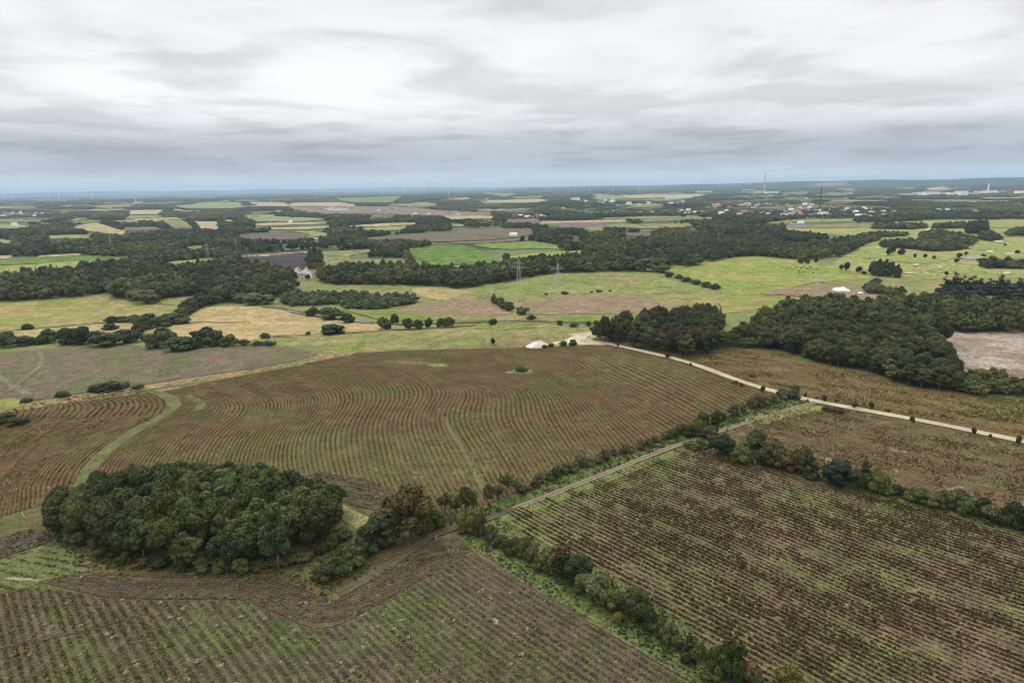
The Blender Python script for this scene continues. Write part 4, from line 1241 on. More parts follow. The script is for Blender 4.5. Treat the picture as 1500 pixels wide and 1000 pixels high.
def cells(r0, r1, su, sv, ang, seed, frac):
    g = np.random.default_rng(seed)
    ca, sa = math.cos(ang), math.sin(ang)
    nu, nv = int(2.4 * r1 / su), int(1.6 * r1 / sv)
    J = g.uniform(-.22, .22, (nu + 1, nv + 1, 2))
    W = np.zeros((nu + 1, nv + 1, 2))
    for a in range(nu + 1):
        for c in range(nv + 1):
            u = (a - nu / 2 + J[a, c, 0] + (.5 if c % 2 else 0)) * su; v = (c + J[a, c, 1] - 1) * sv
            W[a, c] = (u * ca - v * sa, u * sa + v * ca)
    tones = [PGR, PGR, YGR, OLV, OLV, TAN, TAN, PCH, BRN, GRN, (.15, .115, .09)]
    for a in range(nu):
        for c in range(nv):
            q = np.array([W[a, c], W[a + 1, c], W[a + 1, c + 1], W[a, c + 1]])
            m_ = q.mean(0); r = np.hypot(*m_)
            if not (r0 < r < r1) or g.random() > frac:
                continue
            q = m_ + (q - m_) * g.uniform(.84, .93)
            b = proj(q[:, 0], q[:, 1], height(q[:, 0], q[:, 1])); bc = b.mean(0)[None]
            if bc[0, 0] < -60 or bc[0, 0] > 1560 or not inside(Z0, bc)[0]:
                continue
            if any(inside(z, bc)[0] for z in NOFIELD + TOWN):
                continue
            if any(inside(z, bc)[0] or inside(z, b).any() for z in CLEAR):
                continue
            tn = np.array(tones[g.integers(len(tones))]) * g.uniform(.85, 1.12)
            dark = tn[1] < .13 and tn[0] > tn[1]
            sheet('far_field', b, mat_plough if dark else mat_far, 2, tuple(tn), jit=.15)
            NEWCLEAR.append(b)
NEWCLEAR = []
cells(1250, 3300, 270, 140, rad(12), 61, .50)
cells(3300, 9000, 460, 270, rad(-8), 62, .48)
print('random far fields', len(NEWCLEAR))
CLEAR += NEWCLEAR
FARTREE = []
for r0, r1, sp, Ht in ((850, 1500, 9.5, 11.5), (1500, 2600, 12.5, 11)):
    p = polar(r0, r1, sp)
    ok, b, tw = keep_wood(p, Ht)
    gap = Wave(5, 260, 10)(p) + .6 * Wave(6, 90, 10)(p)
    ok &= (gap > -.62)
    p = p[ok]
    sh = np.where(tw[ok], .6, 1.0)
    tone = Wave(8, 330, 10)(p)
    for (x, y), s_, q in zip(p, sh, tone):
        base = np.array(T2[int(np.clip((q + 1) / 2 * 5 + rng.normal(0, .6), 0, 4))])
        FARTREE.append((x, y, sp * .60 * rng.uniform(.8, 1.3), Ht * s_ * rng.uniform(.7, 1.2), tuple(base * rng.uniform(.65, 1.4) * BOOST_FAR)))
FARCLUMP = []
for r0, r1, sp, Ht in ((2600, 4500, 34, 10.5), (4500, 10500, 62, 11)):
    p = polar(r0, r1, sp)
    ok, b, tw = keep_wood(p, Ht)
    gap = Wave(15, 700, 10)(p) + .6 * Wave(16, 260, 10)(p)
    ok &= gap > -.7
    p = p[ok]; sh = np.where(tw[ok], .5, 1.0)
    tone = Wave(18, 900, 10)(p)
    for (x, y), s_, q in zip(p, sh, tone):
        base = np.array(T2[int(np.clip((q + 1) / 2 * 5 + rng.normal(0, .8), 0, 4))])
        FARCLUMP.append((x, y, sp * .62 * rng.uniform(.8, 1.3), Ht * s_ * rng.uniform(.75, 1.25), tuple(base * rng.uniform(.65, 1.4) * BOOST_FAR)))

CAND.sort(key=lambda c: -c[3] / math.hypot(c[0], c[1], H))
N_SINGLE = 175
for x, y, R, Ht, tint, lb, gr in CAND[:N_SINGLE]:
    plant(random.choice(['round', 'round', 'round', 'round', 'round', 'tall']), 'broadleaf_tree', 'tree', x, y, R, Ht, tint, lb, gr)

src_near = [crown_mesh('forest_crown', 900 + i, 4.6, .6, 12, 9, 900, 1.0, mat=M_leaf_far) for i in range(6)]
src_con = [crown_mesh('forest_conifer', 920 + i, 3.2, .3, 13, 9, 500, .9, 'conifer', mat=M_leaf_far) for i in range(2)]
def clump(seed):
    g = np.random.default_rng(seed)
    lobes = []
    for i in range(26):
        a, e = g.uniform(0, 6.28), math.sqrt(g.random())
        h = g.uniform(.6, 1.1)
        lobes.append((math.cos(a) * e, math.sin(a) * e, h * .62, .17 * g.uniform(.8, 1.3), .36 * h))
    v, f, lv = leaf_cloud(g, lobes, 1500, .10)
    return mesh_np('forest_clump', v, f, [M_leaf_far], {'leaf': ('FACE', 'FLOAT', lv.astype(np.float32))})
src_clump = [clump(940 + i) for i in range(4)]

libcol = bpy.data.collections.new('forest_source')
def lib_obj(name, me):
    o = bpy.data.objects.new(name, me)
    libcol.objects.link(o)
    return o


def scatter(name, P, S, Rz, idx, tint, meshes, matname=None):
    """one mass object: instances on points"""
    P = np.asarray(P, np.float32)
    me = bpy.data.meshes.new(name)
    me.vertices.add(len(P)); me.vertices.foreach_set('co', P.ravel())
    for nm, typ, d, key in (('scl', 'FLOAT_VECTOR', S, 'vector'), ('rot', 'FLOAT_VECTOR', Rz, 'vector'), ('idx', 'INT', idx, 'value'), ('tint', 'FLOAT_COLOR', tint, 'color')):
        at_ = me.attributes.new(nm, typ, 'POINT')
        at_.data.foreach_set(key, np.asarray(d, np.int32 if typ == 'INT' else np.float32).ravel())
    o = link(name, me)
    c = bpy.data.collections.new(name + '_source')
    for k, mm in enumerate(meshes):
        c.objects.link(bpy.data.objects.new('%s_source_%02d' % (name, k), mm))
    ng = bpy.data.node_groups.new(name + '_scatter', 'GeometryNodeTree')
    ng.interface.new_socket('Geometry', in_out='INPUT', socket_type='NodeSocketGeometry')
    ng.interface.new_socket('Geometry', in_out='OUTPUT', socket_type='NodeSocketGeometry')
    N = ng.nodes.new
    gi, go = N('NodeGroupInput'), N('NodeGroupOutput')
    ip, ci = N('GeometryNodeInstanceOnPoints'), N('GeometryNodeCollectionInfo')
    ci.inputs['Collection'].default_value = c
    ci.inputs['Separate Children'].default_value = True
    ci.inputs['Reset Children'].default_value = True
    ip.inputs['Pick Instance'].default_value = True
    def na(nm, typ):
        q = N('GeometryNodeInputNamedAttribute'); q.data_type = typ
        q.inputs['Name'].default_value = nm
        return q.outputs['Attribute']
    e2 = N('FunctionNodeEulerToRotation')
    K = ng.links.new
    K(gi.outputs[0], ip.inputs['Points']); K(ci.outputs[0], ip.inputs['Instance'])
    K(na('idx', 'INT'), ip.inputs['Instance Index'])
    K(na('rot', 'FLOAT_VECTOR'), e2.inputs[0]); K(e2.outputs[0], ip.inputs['Rotation'])
    K(na('scl', 'FLOAT_VECTOR'), ip.inputs['Scale'])
    K(ip.outputs[0], go.inputs[0])
    md = o.modifiers.new('scatter', 'NODES')
    md.node_group = ng
    o['kind'] = 'stuff'
    return o

rows_ = [(x, y, R / 4.6, Ht / 12, tn, 0) for x, y, R, Ht, tn, *_ in CAND[N_SINGLE:]] + [(x, y, R / 4.6, Ht / 12, tn, 0) for x, y, R, Ht, tn in FARTREE] + [(x, y, R, Ht, tn, 1) for x, y, R, Ht, tn in FARCLUMP]
n = len(rows_)
P = np.array([(r[0], r[1], 0) for r in rows_]); P[:, 2] = height(P[:, 0], P[:, 1]) - .1
S = np.array([(r[2], r[2], r[3]) for r in rows_])
idx = np.array([rng.integers(8, 12) if r[5] else (rng.integers(6, 8) if rng.random() < .10 else rng.integers(0, 6)) for r in rows_])
tint = np.array([(*r[4], 1) for r in rows_])
Rz = np.zeros((n, 3)); Rz[:, 2] = rng.uniform(0, 6.28, n)
scatter('forest', P, S, Rz, idx, tint, src_near + src_con + src_clump)
print('woods: candidates', len(CAND), 'far', len(FARTREE), 'clumps', len(FARCLUMP))

# ------------------------------------------------------------------ crops: small plants along the rows
M_crop = leaf_mat('crop_leaves', 'instancer')
def tuft(seed, n=16, w=.34, h=.55):
    g = np.random.default_rng(seed)
    a = g.uniform(0, 6.28, n); e = w * np.sqrt(g.random(n))
    c = np.stack([np.cos(a) * e, np.sin(a) * e, h * g.uniform(.15, .8, n)], 1)
    nn = g.normal(0, 1, (n, 3)) + np.array([0, 0, .5]); nn /= np.linalg.norm(nn, axis=1)[:, None]
    u = np.cross(nn, g.normal(0, 1, (n, 3))); u /= np.linalg.norm(u, axis=1)[:, None]
    v = np.cross(nn, u)
    s = g.uniform(.10, .22, n)[:, None]
    V = np.stack([c - u * s * 1.5, c - v * s, c + u * s * 1.5, c + v * s], 1).reshape(-1, 3)
    return mesh_np('crop_tuft', V, np.arange(n * 4).reshape(n, 4), [M_crop], {'leaf': ('FACE', 'FLOAT', g.random(n).astype(np.float32))})
TUFTS = [tuft(60 + i) for i in range(5)]


def crop(poly, fn, along, pal, seed, size=(.8, 1.35), miss=.25, patch=30, avoid=(), name='crop_plants', off=.5, jx=.16, tall=1.0, hints=()):
    g = np.random.default_rng(seed)
    p = pts(poly)
    w = unproj(densify(p, 6))
    lo, hi = w.min(0), w.max(0)
    area = (hi[0] - lo[0]) * (hi[1] - lo[1])
    n = int(area / (fn.spacing * along))
    q = g.uniform(lo, hi, (n, 2))
    ra = fn(q)[0]
    e = .5
    gx = (fn(q + [e, 0])[0] - ra) / e; gy = (fn(q + [0, e])[0] - ra) / e
    g2 = np.maximum(gx * gx + gy * gy, 1e-4)
    dr = ra - off - np.round(ra - off) + g.normal(0, jx * .5, n)
    q = q - np.stack([gx, gy], 1) * (dr / g2)[:, None]
    b = proj(q[:, 0], q[:, 1], height(q[:, 0], q[:, 1]))
    ok = inside(p, b) & (b[:, 0] > -30) & (b[:, 0] < 1530) & (b[:, 1] < 1025)
    for a in avoid:
        ok &= ~inside(a, b)
    ra2, al2 = fn(q)
    st = np.stack([ra2 * fn.spacing, al2 * .22], 1)
    big = Wave(seed + 1, patch * 2.2, 12)(q); med = .55 * Wave(seed + 2, patch * .5, 12)(q) + .75 * Wave(seed + 3, patch * .35, 12)(st)
    grn = np.zeros(n)
    for hx, hy, rx, ry, w_ in hints:
        grn = np.maximum(grn, w_ * np.exp(-((b[:, 0] - hx) / rx) ** 2 - ((b[:, 1] - hy) / ry) ** 2))
    rowid = np.round(ra - off).astype(int)
    rown = np.sin(rowid * 12.9898 + seed) * 43758.5453; rown -= np.floor(rown)
    den = miss + .30 * med + .14 * big + (rown - .5) * .35 + .25 * grn
    ok &= g.random(n) > den
    den = den[ok]
    q, big, med, rown, grn = q[ok], big[ok], med[ok], rown[ok], grn[ok]
    n = len(q)
    tone = np.clip(.5 + .30 * big + .22 * med + (rown - .5) * .35 + g.normal(0, .17, n) - .45 * grn, 0, .999)
    pal = np.array(pal)
    k = (tone * (len(pal) - 1)); i0 = k.astype(int); fr = (k - i0)[:, None]
    col = pal[i0] * (1 - fr) + pal[np.minimum(i0 + 1, len(pal) - 1)] * fr
    col *= g.uniform(.72, 1.3, (n, 1))
    s = g.uniform(*size, n) * np.clip(1.25 - .8 * den, .55, 1.5)
    Pz = np.column_stack([q, height(q[:, 0], q[:, 1]) + lift(q, 3)])
    Rz_ = np.zeros((n, 3)); Rz_[:, 2] = g.uniform(0, 6.28, n)
    o = scatter(name, Pz, np.stack([s, s, s * g.uniform(.7, 1.25, n) * tall], 1), Rz_, g.integers(0, 5, n), np.column_stack([col, np.ones(n)]), TUFTS)
    return n

P_path = pts('116,715 122,690 145,664 186,633 230,611 248,598 248,588 236,579 262,577 266,592 262,606 240,618 196,641 156,670 134,695 130,715')
P_lane = pts('716,728 702,690 684,655 664,628 657,610 648,610 652,630 670,660 688,694 704,730')
ISL = [pts('735,547 760,540 785,542 770,550'), pts('520,535 560,527 640,526 664,537 620,542 570,537')]
RED, RBR, DBR, OCH, OLI, GRE, DGR = (.215, .095, .045), (.155, .082, .044), (.088, .058, .038), (.230, .155, .055), (.150, .135, .050), (.120, .165, .050), (.070, .092, .034)
OCH2, RED2 = (.185, .130, .050), (.180, .084, .042)
nc = 0
nc += crop('-80,880 0,872 40,864 66,864 110,872 190,885 300,884 260,930 240,1010 -80,1030', F_rows, .45, [(.13, .115, .05), (.155, .108, .043), (.135, .092, .038), (.08, .065, .036)], 315, (.5, .85), .42, 18)
nc += crop(POLY_C, G_rows, .48, [OLI, (.15, .12, .045), OCH2, RBR, RED2, (.17, .075, .04), DBR], 301, (.26, .56), .24, 36, [P_path, P_lane, GROVE] + ISL, hints=HC)
nc += crop(POLY_L2, G_rows, .48, [OLI, OCH2, RBR, RED2, RBR, DBR], 302, (.30, .64), .20, 30, [P_path])
nc += crop(POLY_L1, G_hook, .5, [OLI, OCH2, RBR, DBR, OCH2], 303, (.4, .8), .10, 26, [P_path])
nc += crop(POLY_R, R_rows, .25, [(.085, .064, .034), (.098, .062, .036), DBR, (.110, .060, .038), DBR, (.075, .046, .034)], 304, (.42, .78), .06, 26, hints=HR + [(1300, 985, 120, 30, .5), (1120, 900, 60, 60, .5)])
nc += crop(POLY_F, F_rows, .30, [(.150, .140, .075), OCH2, DGR, (.095, .120, .042), (.070, .060, .036), (.085, .070, .042), (.150, .100, .042)], 305, (.28, .58), .34, 22, hints=HF, jx=.3)
nc += crop(POLY_R2, R2_rows, .42, [OLI, (.12, .09, .05), RBR, DBR, (.15, .12, .06), DBR], 306, (.35, .75), .26, 30, jx=.35)
nc += crop(POLY_R3, R3_rows, .42, [(.12, .125, .045), OLI, RBR, DBR, OCH2, RED2], 307, (.35, .75), .28, 36, jx=.4)
nc += crop(POLY_H1, H1_rows, .5, [(.16, .14, .07), OCH2, OLI, DGR], 308, (.35, .75), .45, 16, off=0.0)
nc += crop(POLY_H2, H2_rows, .45, [OLI, DGR, (.22, .21, .12), DBR], 309, (.4, .8), .28, 16, off=0.0)
nc += crop(POLY_H3, H3_rows, .6, [OLI, DGR, DBR], 310, (.5, .9), .3, 16)
nc += crop('-40,826 20,815 70,796 120,812 160,832 120,838 66,850 40,862 -40,872', line_rows((20, 824), (120, 846), 2.6), .35, [(.10, .12, .04), (.15, .145, .06), (.09, .07, .035)], 316, (.35, .7), .35, 14)
class Loose:
    spacing = 1.6
    def __call__(self, xy):
        return xy[:, 0] / 1.6, xy[:, 1]
for k_, (pp, al) in enumerate((('640,775 690,752 800,706 900,673 1000,637 1095,599 1165,580 1188,588 1060,628 1000,646 900,685 800,723 728,752', .5), ('676,785 700,778 724,760 810,806 893,841 970,893 1047,953 1111,996 1160,1045 1070,1045 1015,1000 925,944 829,888 745,838 700,806', .6), ('1000,655 1060,648 1101,652 1200,685 1350,723 1500,758 1600,790 1600,812 1500,784 1350,745 1200,710 1100,683', .6), ('84,768 60,780 110,830 200,838 300,842 420,846 480,880 560,830 500,795 500,735 440,705', .9))):
    nc += crop(pp, Loose(), al, [(.050, .075, .024), (.075, .100, .032), (.095, .105, .038), (.13, .11, .05)] if k_ != 3 else [(.10, .10, .04), (.13, .09, .04), (.08, .09, .03)], 320 + k_, (.45, .9) if k_ == 1 else (.5, 1.0), .1, 10, name='verge_weeds', jx=3.0)
print('crop plants', nc)

# ------------------------------------------------------------------ small things in the fields
M_straw = plain('dry_straw', (.31, .28, .15), .9, .25, 4)
M_white = plain('white_paint', (.78, .78, .76), .6, .05)
M_steel = plain('galvanised_steel', (.50, .52, .52), .6, .1, metal=.2)
M_wood = plain('weathered_wood', (.30, .22, .13), .85, .2)
M_tarp = plain('white_sheeting', (.82, .83, .82), .45, .06, .4)
M_tyre = plain('tyre_rubber', (.03, .03, .03), .9, .1)

STRAW = '100,885 65,916 120,917 158,931 178,880 248,906 262,908 278,914 247,929 234,884 270,893 184,986 247,997 200,976 198,970 288,970 43,960 666,910 766,960 748,974 534,930 498,972 518,984 390,908 432,940 355,905 318,918 340,950 560,902 600,935'
straw_me = []
for i in range(4):
    g = np.random.default_rng(40 + i)
    v, f, lv = leaf_cloud(g, [(0, 0, .25, .55, .40), (.35, .1, .2, .35, .28), (-.3, -.2, .2, .35, .3)], 160, .2)
    straw_me.append(mesh_np('straw_clump', v, f, [M_straw], {'leaf': ('FACE', 'FLOAT', lv.astype(np.float32))}))
for k_, (px, py) in enumerate(pts(STRAW)):
    x, y = at(px + random.uniform(-2, 2), py)
    o = link('weed_clump', straw_me[k_ % 4])
    o.location = (x, y, float(height(x, y)) + .15); o.rotation_euler[2] = random.uniform(0, 6)
    s = random.uniform(.6, 1.1); o.scale = (s, s, s)
    tag(o, 'pale dry weed clump scattered among the crop rows below the dark headland', 'weed clump', 'pale weed clumps in the crop')

def post(px, py, label, hgt=1.4, mat=None, lean=.0):
    x, y = at(px, py)
    r = empty('marker_post', (x, y, float(height(x, y))))
    r.rotation_euler[1] = lean
    b = MB(); b.tube([(0, 0, -.3), (0, 0, hgt)], [.09, .08], 8); b.build('stake', mat or M_wood, r)
    b = MB(); b.tube([(0, 0, hgt), (0, 0, hgt + .14)], [.10, .06], 8); b.build('cap', M_white, r)
    return tag(r, label, 'post')
post(36, 757, 'pale wooden stake at the field edge beside the end of the grove', 1.9, M_white, -.35)
post(425, 850, 'leaning light wooden stake at the grass spit between grove and headland', 1.8, M_wood, .5)
post(132, 832, 'short wooden stake in the grass above the headland', 1.6)
post(219, 868, 'short wooden stake standing in the dark headland', 1.6)
post(638, 791, 'pale wooden stake on the bend of the dirt track', 1.5, M_white, .3)

# gravel heap
g = np.random.default_rng(5)
c0 = np.array(at(788, 508)); s_ = scale_at(*c0)
v, f = [], []
nr, ns = 14, 44
for i in range(nr + 1):
    u = i / nr
    for k in range(ns):
        a = 2 * np.pi * k / ns
        w = 1 + .10 * math.sin(2 * a + 1) + .05 * math.sin(5 * a)
        rr_ = 7.4 * u * w
        hh = 4.3 * max(0, 1 - u) ** .92 * (1 + .10 * math.sin(3 * a)) + g.normal(0, .06)
        v.append((math.cos(a) * rr_ * 1.05 + (1 - u) * .6, math.sin(a) * rr_ * .8, hh - (.15 if i == nr else 0)))
for i in range(nr):
    for k in range(ns):
        f.append((i * ns + k, (i + 1) * ns + k, (i + 1) * ns + (k + 1) % ns, i * ns + (k + 1) % ns))
me = mesh_np('gravel_heap', np.array(v), f, [cover_mat('heap_gravel', (.66, .62, .55), (.56, .52, .46), None, 3, 2.5)])
o = link('gravel_heap', me)
o.location = (c0[0], c0[1], float(height(*c0)) - .05)
tag(o, 'pale grey heap of gravel beside the sandy yard', 'gravel heap')

# white sheeted heaps
def sheeted(px, py, w, d, h, label):
    x, y = at(px, py)
    g = np.random.default_rng(int(px))
    n_, m_ = 22, 12
    v, f = [], []
    for i in range(n_ + 1):
        for j in range(m_ + 1):
            u, q = i / n_ * 2 - 1, j / m_ * 2 - 1
            z = h * (1 - abs(u) ** 4) * (1 - abs(q) ** 3) * (1 + .12 * math.sin(u * 7)) + g.normal(0, .04)
            v.append((u * w / 2, q * d / 2, max(z, -.1)))
    for i in range(n_):
        for j in range(m_):
            a = i * (m_ + 1) + j
            f.append((a, a + m_ + 1, a + m_ + 2, a + 1))
    r = empty('silage_heap', (x, y, float(height(x, y))), rad(-8))
    me = mesh_np('plastic_sheet', np.array(v), f, [M_tarp])
    for p_ in me.polygons: p_.use_smooth = True
    link('plastic_sheet', me, r)
    b = MB()
    for k in range(9):
        u, q = g.uniform(-.75, .75, 2)
        z = h * (1 - abs(u) ** 4) * (1 - abs(q) ** 3) * (1 + .12 * math.sin(u * 7))
        pth = [(u * w / 2 + .45 * math.cos(t_), q * d / 2 + .45 * math.sin(t_), z + .12) for t_ in np.linspace(0, 2 * np.pi, 13)]
        b.tube(pth, .13, 6)
    b.build('tyre_weight', M_tyre, r)
    return tag(r, label, 'silage heap')
sheeted(1232, 426, 16, 12, 3.4, 'large heap under bright white sheeting in the rough ground beyond the large wood')
sheeted(1261, 430, 6, 5, 1.8, 'small heap under white sheeting next to the larger white heap')

# ------------------------------------------------------------------ cattle
def cow_mesh(seed):
    b = MB()
    b.tube([(-1.05, 0, 1.02), (-.8, 0, 1.05), (-.2, 0, 1.0), (.35, 0, 1.02), (.75, 0, 1.12), (1.05, 0, 1.22)], [.20, .37, .42, .40, .33, .22], 12)
    if seed % 2:
        b.tube([(.9, 0, 1.18), (1.25, 0, .85), (1.5, 0, .45)], [.24, .17, .16], 10)
        b.tube([(1.42, 0, .52), (1.62, 0, .28), (1.70, 0, .12)], [.19, .14, .09], 10)
        ex, ez = 1.36, .62
    else:
        b.tube([(.9, 0, 1.2), (1.2, 0, 1.38), (1.38, 0, 1.48)], [.24, .18, .17], 10)
        b.tube([(1.30, 0, 1.52), (1.62, 0, 1.40), (1.80, 0, 1.30)], [.18, .14, .10], 10)
        ex, ez = 1.32, 1.62
    for s in (-1, 1):
        b.tube([(ex, s * .12, ez), (ex - .05, s * .30, ez + .03)], [.07, .04], 6)
        b.tube([(.62, s * .2, .95), (.60, s * .21, .5), (.62, s * .21, .05), (.66, s * .21, 0)], [.15, .085, .07, .08], 8)
        b.tube([(-.80, s * .2, 1.0), (-.72, s * .22, .72), (-.90, s * .22, .45), (-.84, s * .22, .04), (-.80, s * .22, 0)], [.20, .15, .085, .07, .08], 8)
    b.tube([(-1.08, 0, 1.15), (-1.2, 0, .9), (-1.22, 0, .5)], [.05, .035, .05], 6)
    return b
cow_lib = []
for i, c in enumerate(((.030, .022, .018), (.075, .042, .026), (.10, .060, .036))):
    cow_lib.append(cow_mesh(i).mesh('cow', plain('cattle_hide_%s' % 'abc'[i], c, .8, .3, 1.2)))
COWS = '1146,393 1152,394 1158,393 1161,396 1166,394 1170,398 1173,394 1175,393 1178,391 1181,394 1183,395 1185,396 1188,394 1193,395 1197,395 1171,401 1178,399 1183,400 1191,401 1210,399 1168,392 1187,392 1164,391'
for k_, (px, py) in enumerate(pts(COWS)):
    x, y = at(px, py)
    o = link('cow', cow_lib[k_ % 3]); o.location = (x, y, float(height(x, y)) + .12)
    o.rotation_euler[2] = random.choice([0, math.pi]) + random.uniform(-.7, .7)
    tag(o, 'dark cow grazing in the herd on the bright green pasture', 'cow', 'cattle on the bright pasture')

# ------------------------------------------------------------------ farmhouse
M_wall = plain('whitewash', (.88, .87, .84), .8, .05)
M_red = plain('red_tiles', (.30, .135, .10), .8, .25, 1.5)
M_dkroof = plain('dark_slates', (.10, .10, .105), .7, .2, 1)
M_glass = plain('window_glass', (.05, .06, .07), .15, .1, spec=.6)
M_brick = plain('red_brick', (.30, .13, .09), .9, .2, 2)
M_gutter = plain('brown_board', (.20, .10, .06), .8, .2)

def windows(r, x0, x1, y, z, n, w=1.1, h=1.3, face=-1):
    for q in np.linspace(x0, x1, n):
        b = MB(); b.box((q, y, z), (w, .08, h)); fr = b.build('window', M_white, r)
        b = MB(); b.box((q, y + face * .05, z), (w * .8, .05, h * .82)); b.build('pane', M_glass, fr)

def farm(px, py, size, hr, rz, label, roof, chim=2, nwin=5, door=True):
    x, y = at(px, py)
    r = empty('farmhouse', (x, y, float(height(x, y))), rz)
    b = MB(); b.house((0, 0, 0), size, hr); b.build('wall', M_wall, r)
    b = MB(); b.gable((0, 0, size[2]), size[:2], hr, .1, .3); rf = b.build('roof', roof, r)
    for q in np.linspace(-.35, .35, chim) * size[0]:
        b = MB(); b.box((q, 0, size[2] + hr + .5), (1.0, .8, 2.0)); b.build('chimney', M_wall, rf)
    windows(r, -size[0] * .4, size[0] * .4, -size[1] / 2, size[2] * .55, nwin)
    if door:
        b = MB(); b.box((size[0] * .1, -size[1] / 2 - .03, 1.05), (1.1, .1, 2.1)); b.build('door', M_gutter, r)
    for s in (-1, 1):      # raised white gable ends
        b = MB(); b.house((s * (size[0] / 2 + .15), 0, 0), (.4, size[1] + .7, size[2] + .5), hr + .5); b.build('gable_end', M_wall, r)
    return tag(r, label, 'farmhouse')
farm(443, 409, (9, 6, 3.6), 3.0, rad(4), 'white farmhouse wing with red tiled roof facing the meadow', M_red, 2, 5)
farm(436, 403.5, (9, 7.5, 4.6), 3.8, rad(88), 'tall white gabled farmhouse wing behind the red roof, beside the dark ploughed field', M_red, 2, 3)
farm(449, 403.5, (9, 7.5, 4.6), 3.8, rad(95), 'second white gabled farmhouse wing behind the red roof', M_red, 2, 3)
farm(458, 407, (7, 6, 3.2), 2.8, rad(60), 'low white farmhouse wing with red roof at the lane end', M_red, 1, 4)
farm(424, 409, (4.5, 4.5, 3), 2.6, rad(60), 'small white outbuilding half hidden by trees beside the farmhouse', M_dkroof, 1, 1)

# ------------------------------------------------------------------ town houses and halls
def house_mesh(name, wall, roof, size, hr):
    b = MB(); b.house((0, 0, 0), size, hr)
    nw = len(b.f)
    b.gable((0, 0, size[2]), size[:2], hr, .4, .3)
    me = b.mesh(name, wall, roof)
    for i, p_ in enumerate(me.polygons):
        p_.material_index = 0 if i < nw else 1
    return me
def hall_mesh(name, wall, roof, size):
    b = MB(); b.box((0, 0, size[2] / 2), size); nw = len(b.f)
    b.box((0, 0, size[2] + .2), (size[0] + .6, size[1] + .6, .4)); b.box((size[0] * .2, 0, size[2] + 1.0), (size[0] * .2, size[1] * .4, 1.2))
    me = b.mesh(name, wall, roof)
    for i, p_ in enumerate(me.polygons):
        p_.material_index = 0 if i < nw else 1
    return me
M_yel = plain('yellow_render', (.62, .50, .30), .8, .08)
M_grey = plain('grey_concrete', (.50, .51, .51), .8, .1)
M_ltroof = plain('pale_sheet_roof', (.60, .63, .66), .6, .08)
M_orange = plain('orange_tiles', (.36, .20, .15), .8, .2, 1.5)
M_scar = plain('red_cladding', (.34, .075, .085), .6, .1)
HL = {
    'red': ([house_mesh('town_house', M_wall, M_red, (13, 8, 3.6), 3.6), house_mesh('town_house', M_brick, M_orange, (15, 9, 4.2), 4)], 'red roofed house among trees in the distant town', 'red roofed town houses'),
    'dark': ([house_mesh('town_house', M_wall, M_dkroof, (13, 8, 3.6), 3.4), house_mesh('town_house', M_yel, M_dkroof, (12, 9, 4.4), 3.6)], 'pale house with dark roof among trees in the distant town', 'dark roofed town houses'),
    'white': ([house_mesh('town_house', M_wall, M_ltroof, (15, 9, 5.0), 3.0), hall_mesh('town_house', M_wall, M_ltroof, (18, 11, 7))], 'white house with pale roof among trees in the distant town', 'white town houses'),
}
def put_house(px, py, key, sc=1.0, rz=None):
    lib, lb, gr = HL[key]
    x, y = at(px, py)
    o = link('town_house', random.choice(lib)); o.location = (x, y, float(height(x, y)) + .3)
    o.rotation_euler[2] = random.choice([0, rad(90), rad(15)]) + random.uniform(-.3, .3) if rz is None else rz
    o.scale = (sc, sc, sc)
    tag(o, lb, 'house', gr)
random.seed(12)
def quarter(px, n, w, sc=1.0):
    p = pts(px); lo, hi = p.min(0), p.max(0); k = 0
    while k < n:
        q = np.array([[random.uniform(lo[0], hi[0]), random.uniform(lo[1], hi[1])]])
        if inside(p, q)[0]:
            put_house(q[0, 0], q[0, 1], random.choices(['red', 'dark', 'white'], w)[0], sc * random.uniform(.8, 1.15)); k += 1
quarter('975,316 985,310 1010,309 1040,313 1030,317', 12, (5, 1, 3))
quarter('1020,307 1030,299 1110,300 1110,305', 14, (4, 1, 4), 1.2)
quarter('1040,317 1060,309 1100,310 1180,310 1180,316', 24, (4, 2, 4))
quarter('1080,303 1100,299 1190,300 1190,304', 20, (5, 1, 2), 1.2)
quarter('1144,309 1190,304 1190,311 1150,312', 12, (5, 1, 2), 1.1)
quarter('1180,315 1195,307 1280,306 1280,313', 22, (1, 3, 3))
quarter('1255,320 1260,312 1310,312 1310,319', 7, (1, 1, 2))
quarter('750,320 750,315 800,316 800,320', 14, (1, 1, 4), .9)
quarter('870,316 870,312 960,312 960,316', 12, (2, 1, 4))
quarter('840,299 850,293 905,293 900,299', 14, (0, 2, 3), 1.3)
quarter('915,303 920,297 1010,296 1010,301', 12, (0, 2, 3), 1.3)
quarter('-10,318 0,311 65,311 60,317', 14, (0, 1, 2), .9)
quarter('300,312 310,308 420,308 420,312', 10, (0, 2, 3))
quarter('540,305 420,306 450,309 520,309', 9, (1, 2, 3), 1.1)
quarter('640,296 650,291 720,291 710,296', 10, (1, 2, 3), 1.3)
quarter('1370,312 1380,306 1440,308 1440,312', 9, (1, 1, 3), 1.1)
quarter('1330,302 1400,297 1500,298 1500,302', 10, (2, 1, 2), 1.2)
quarter('-10,335 0,300 330,296 330,330', 10, (1, 2, 3), 1.0)
quarter('330,330 330,296 740,292 740,330', 12, (1, 2, 3), 1.0)
quarter('1140,296 1140,285 1320,280 1320,294', 8, (1, 1, 4), 1.2)
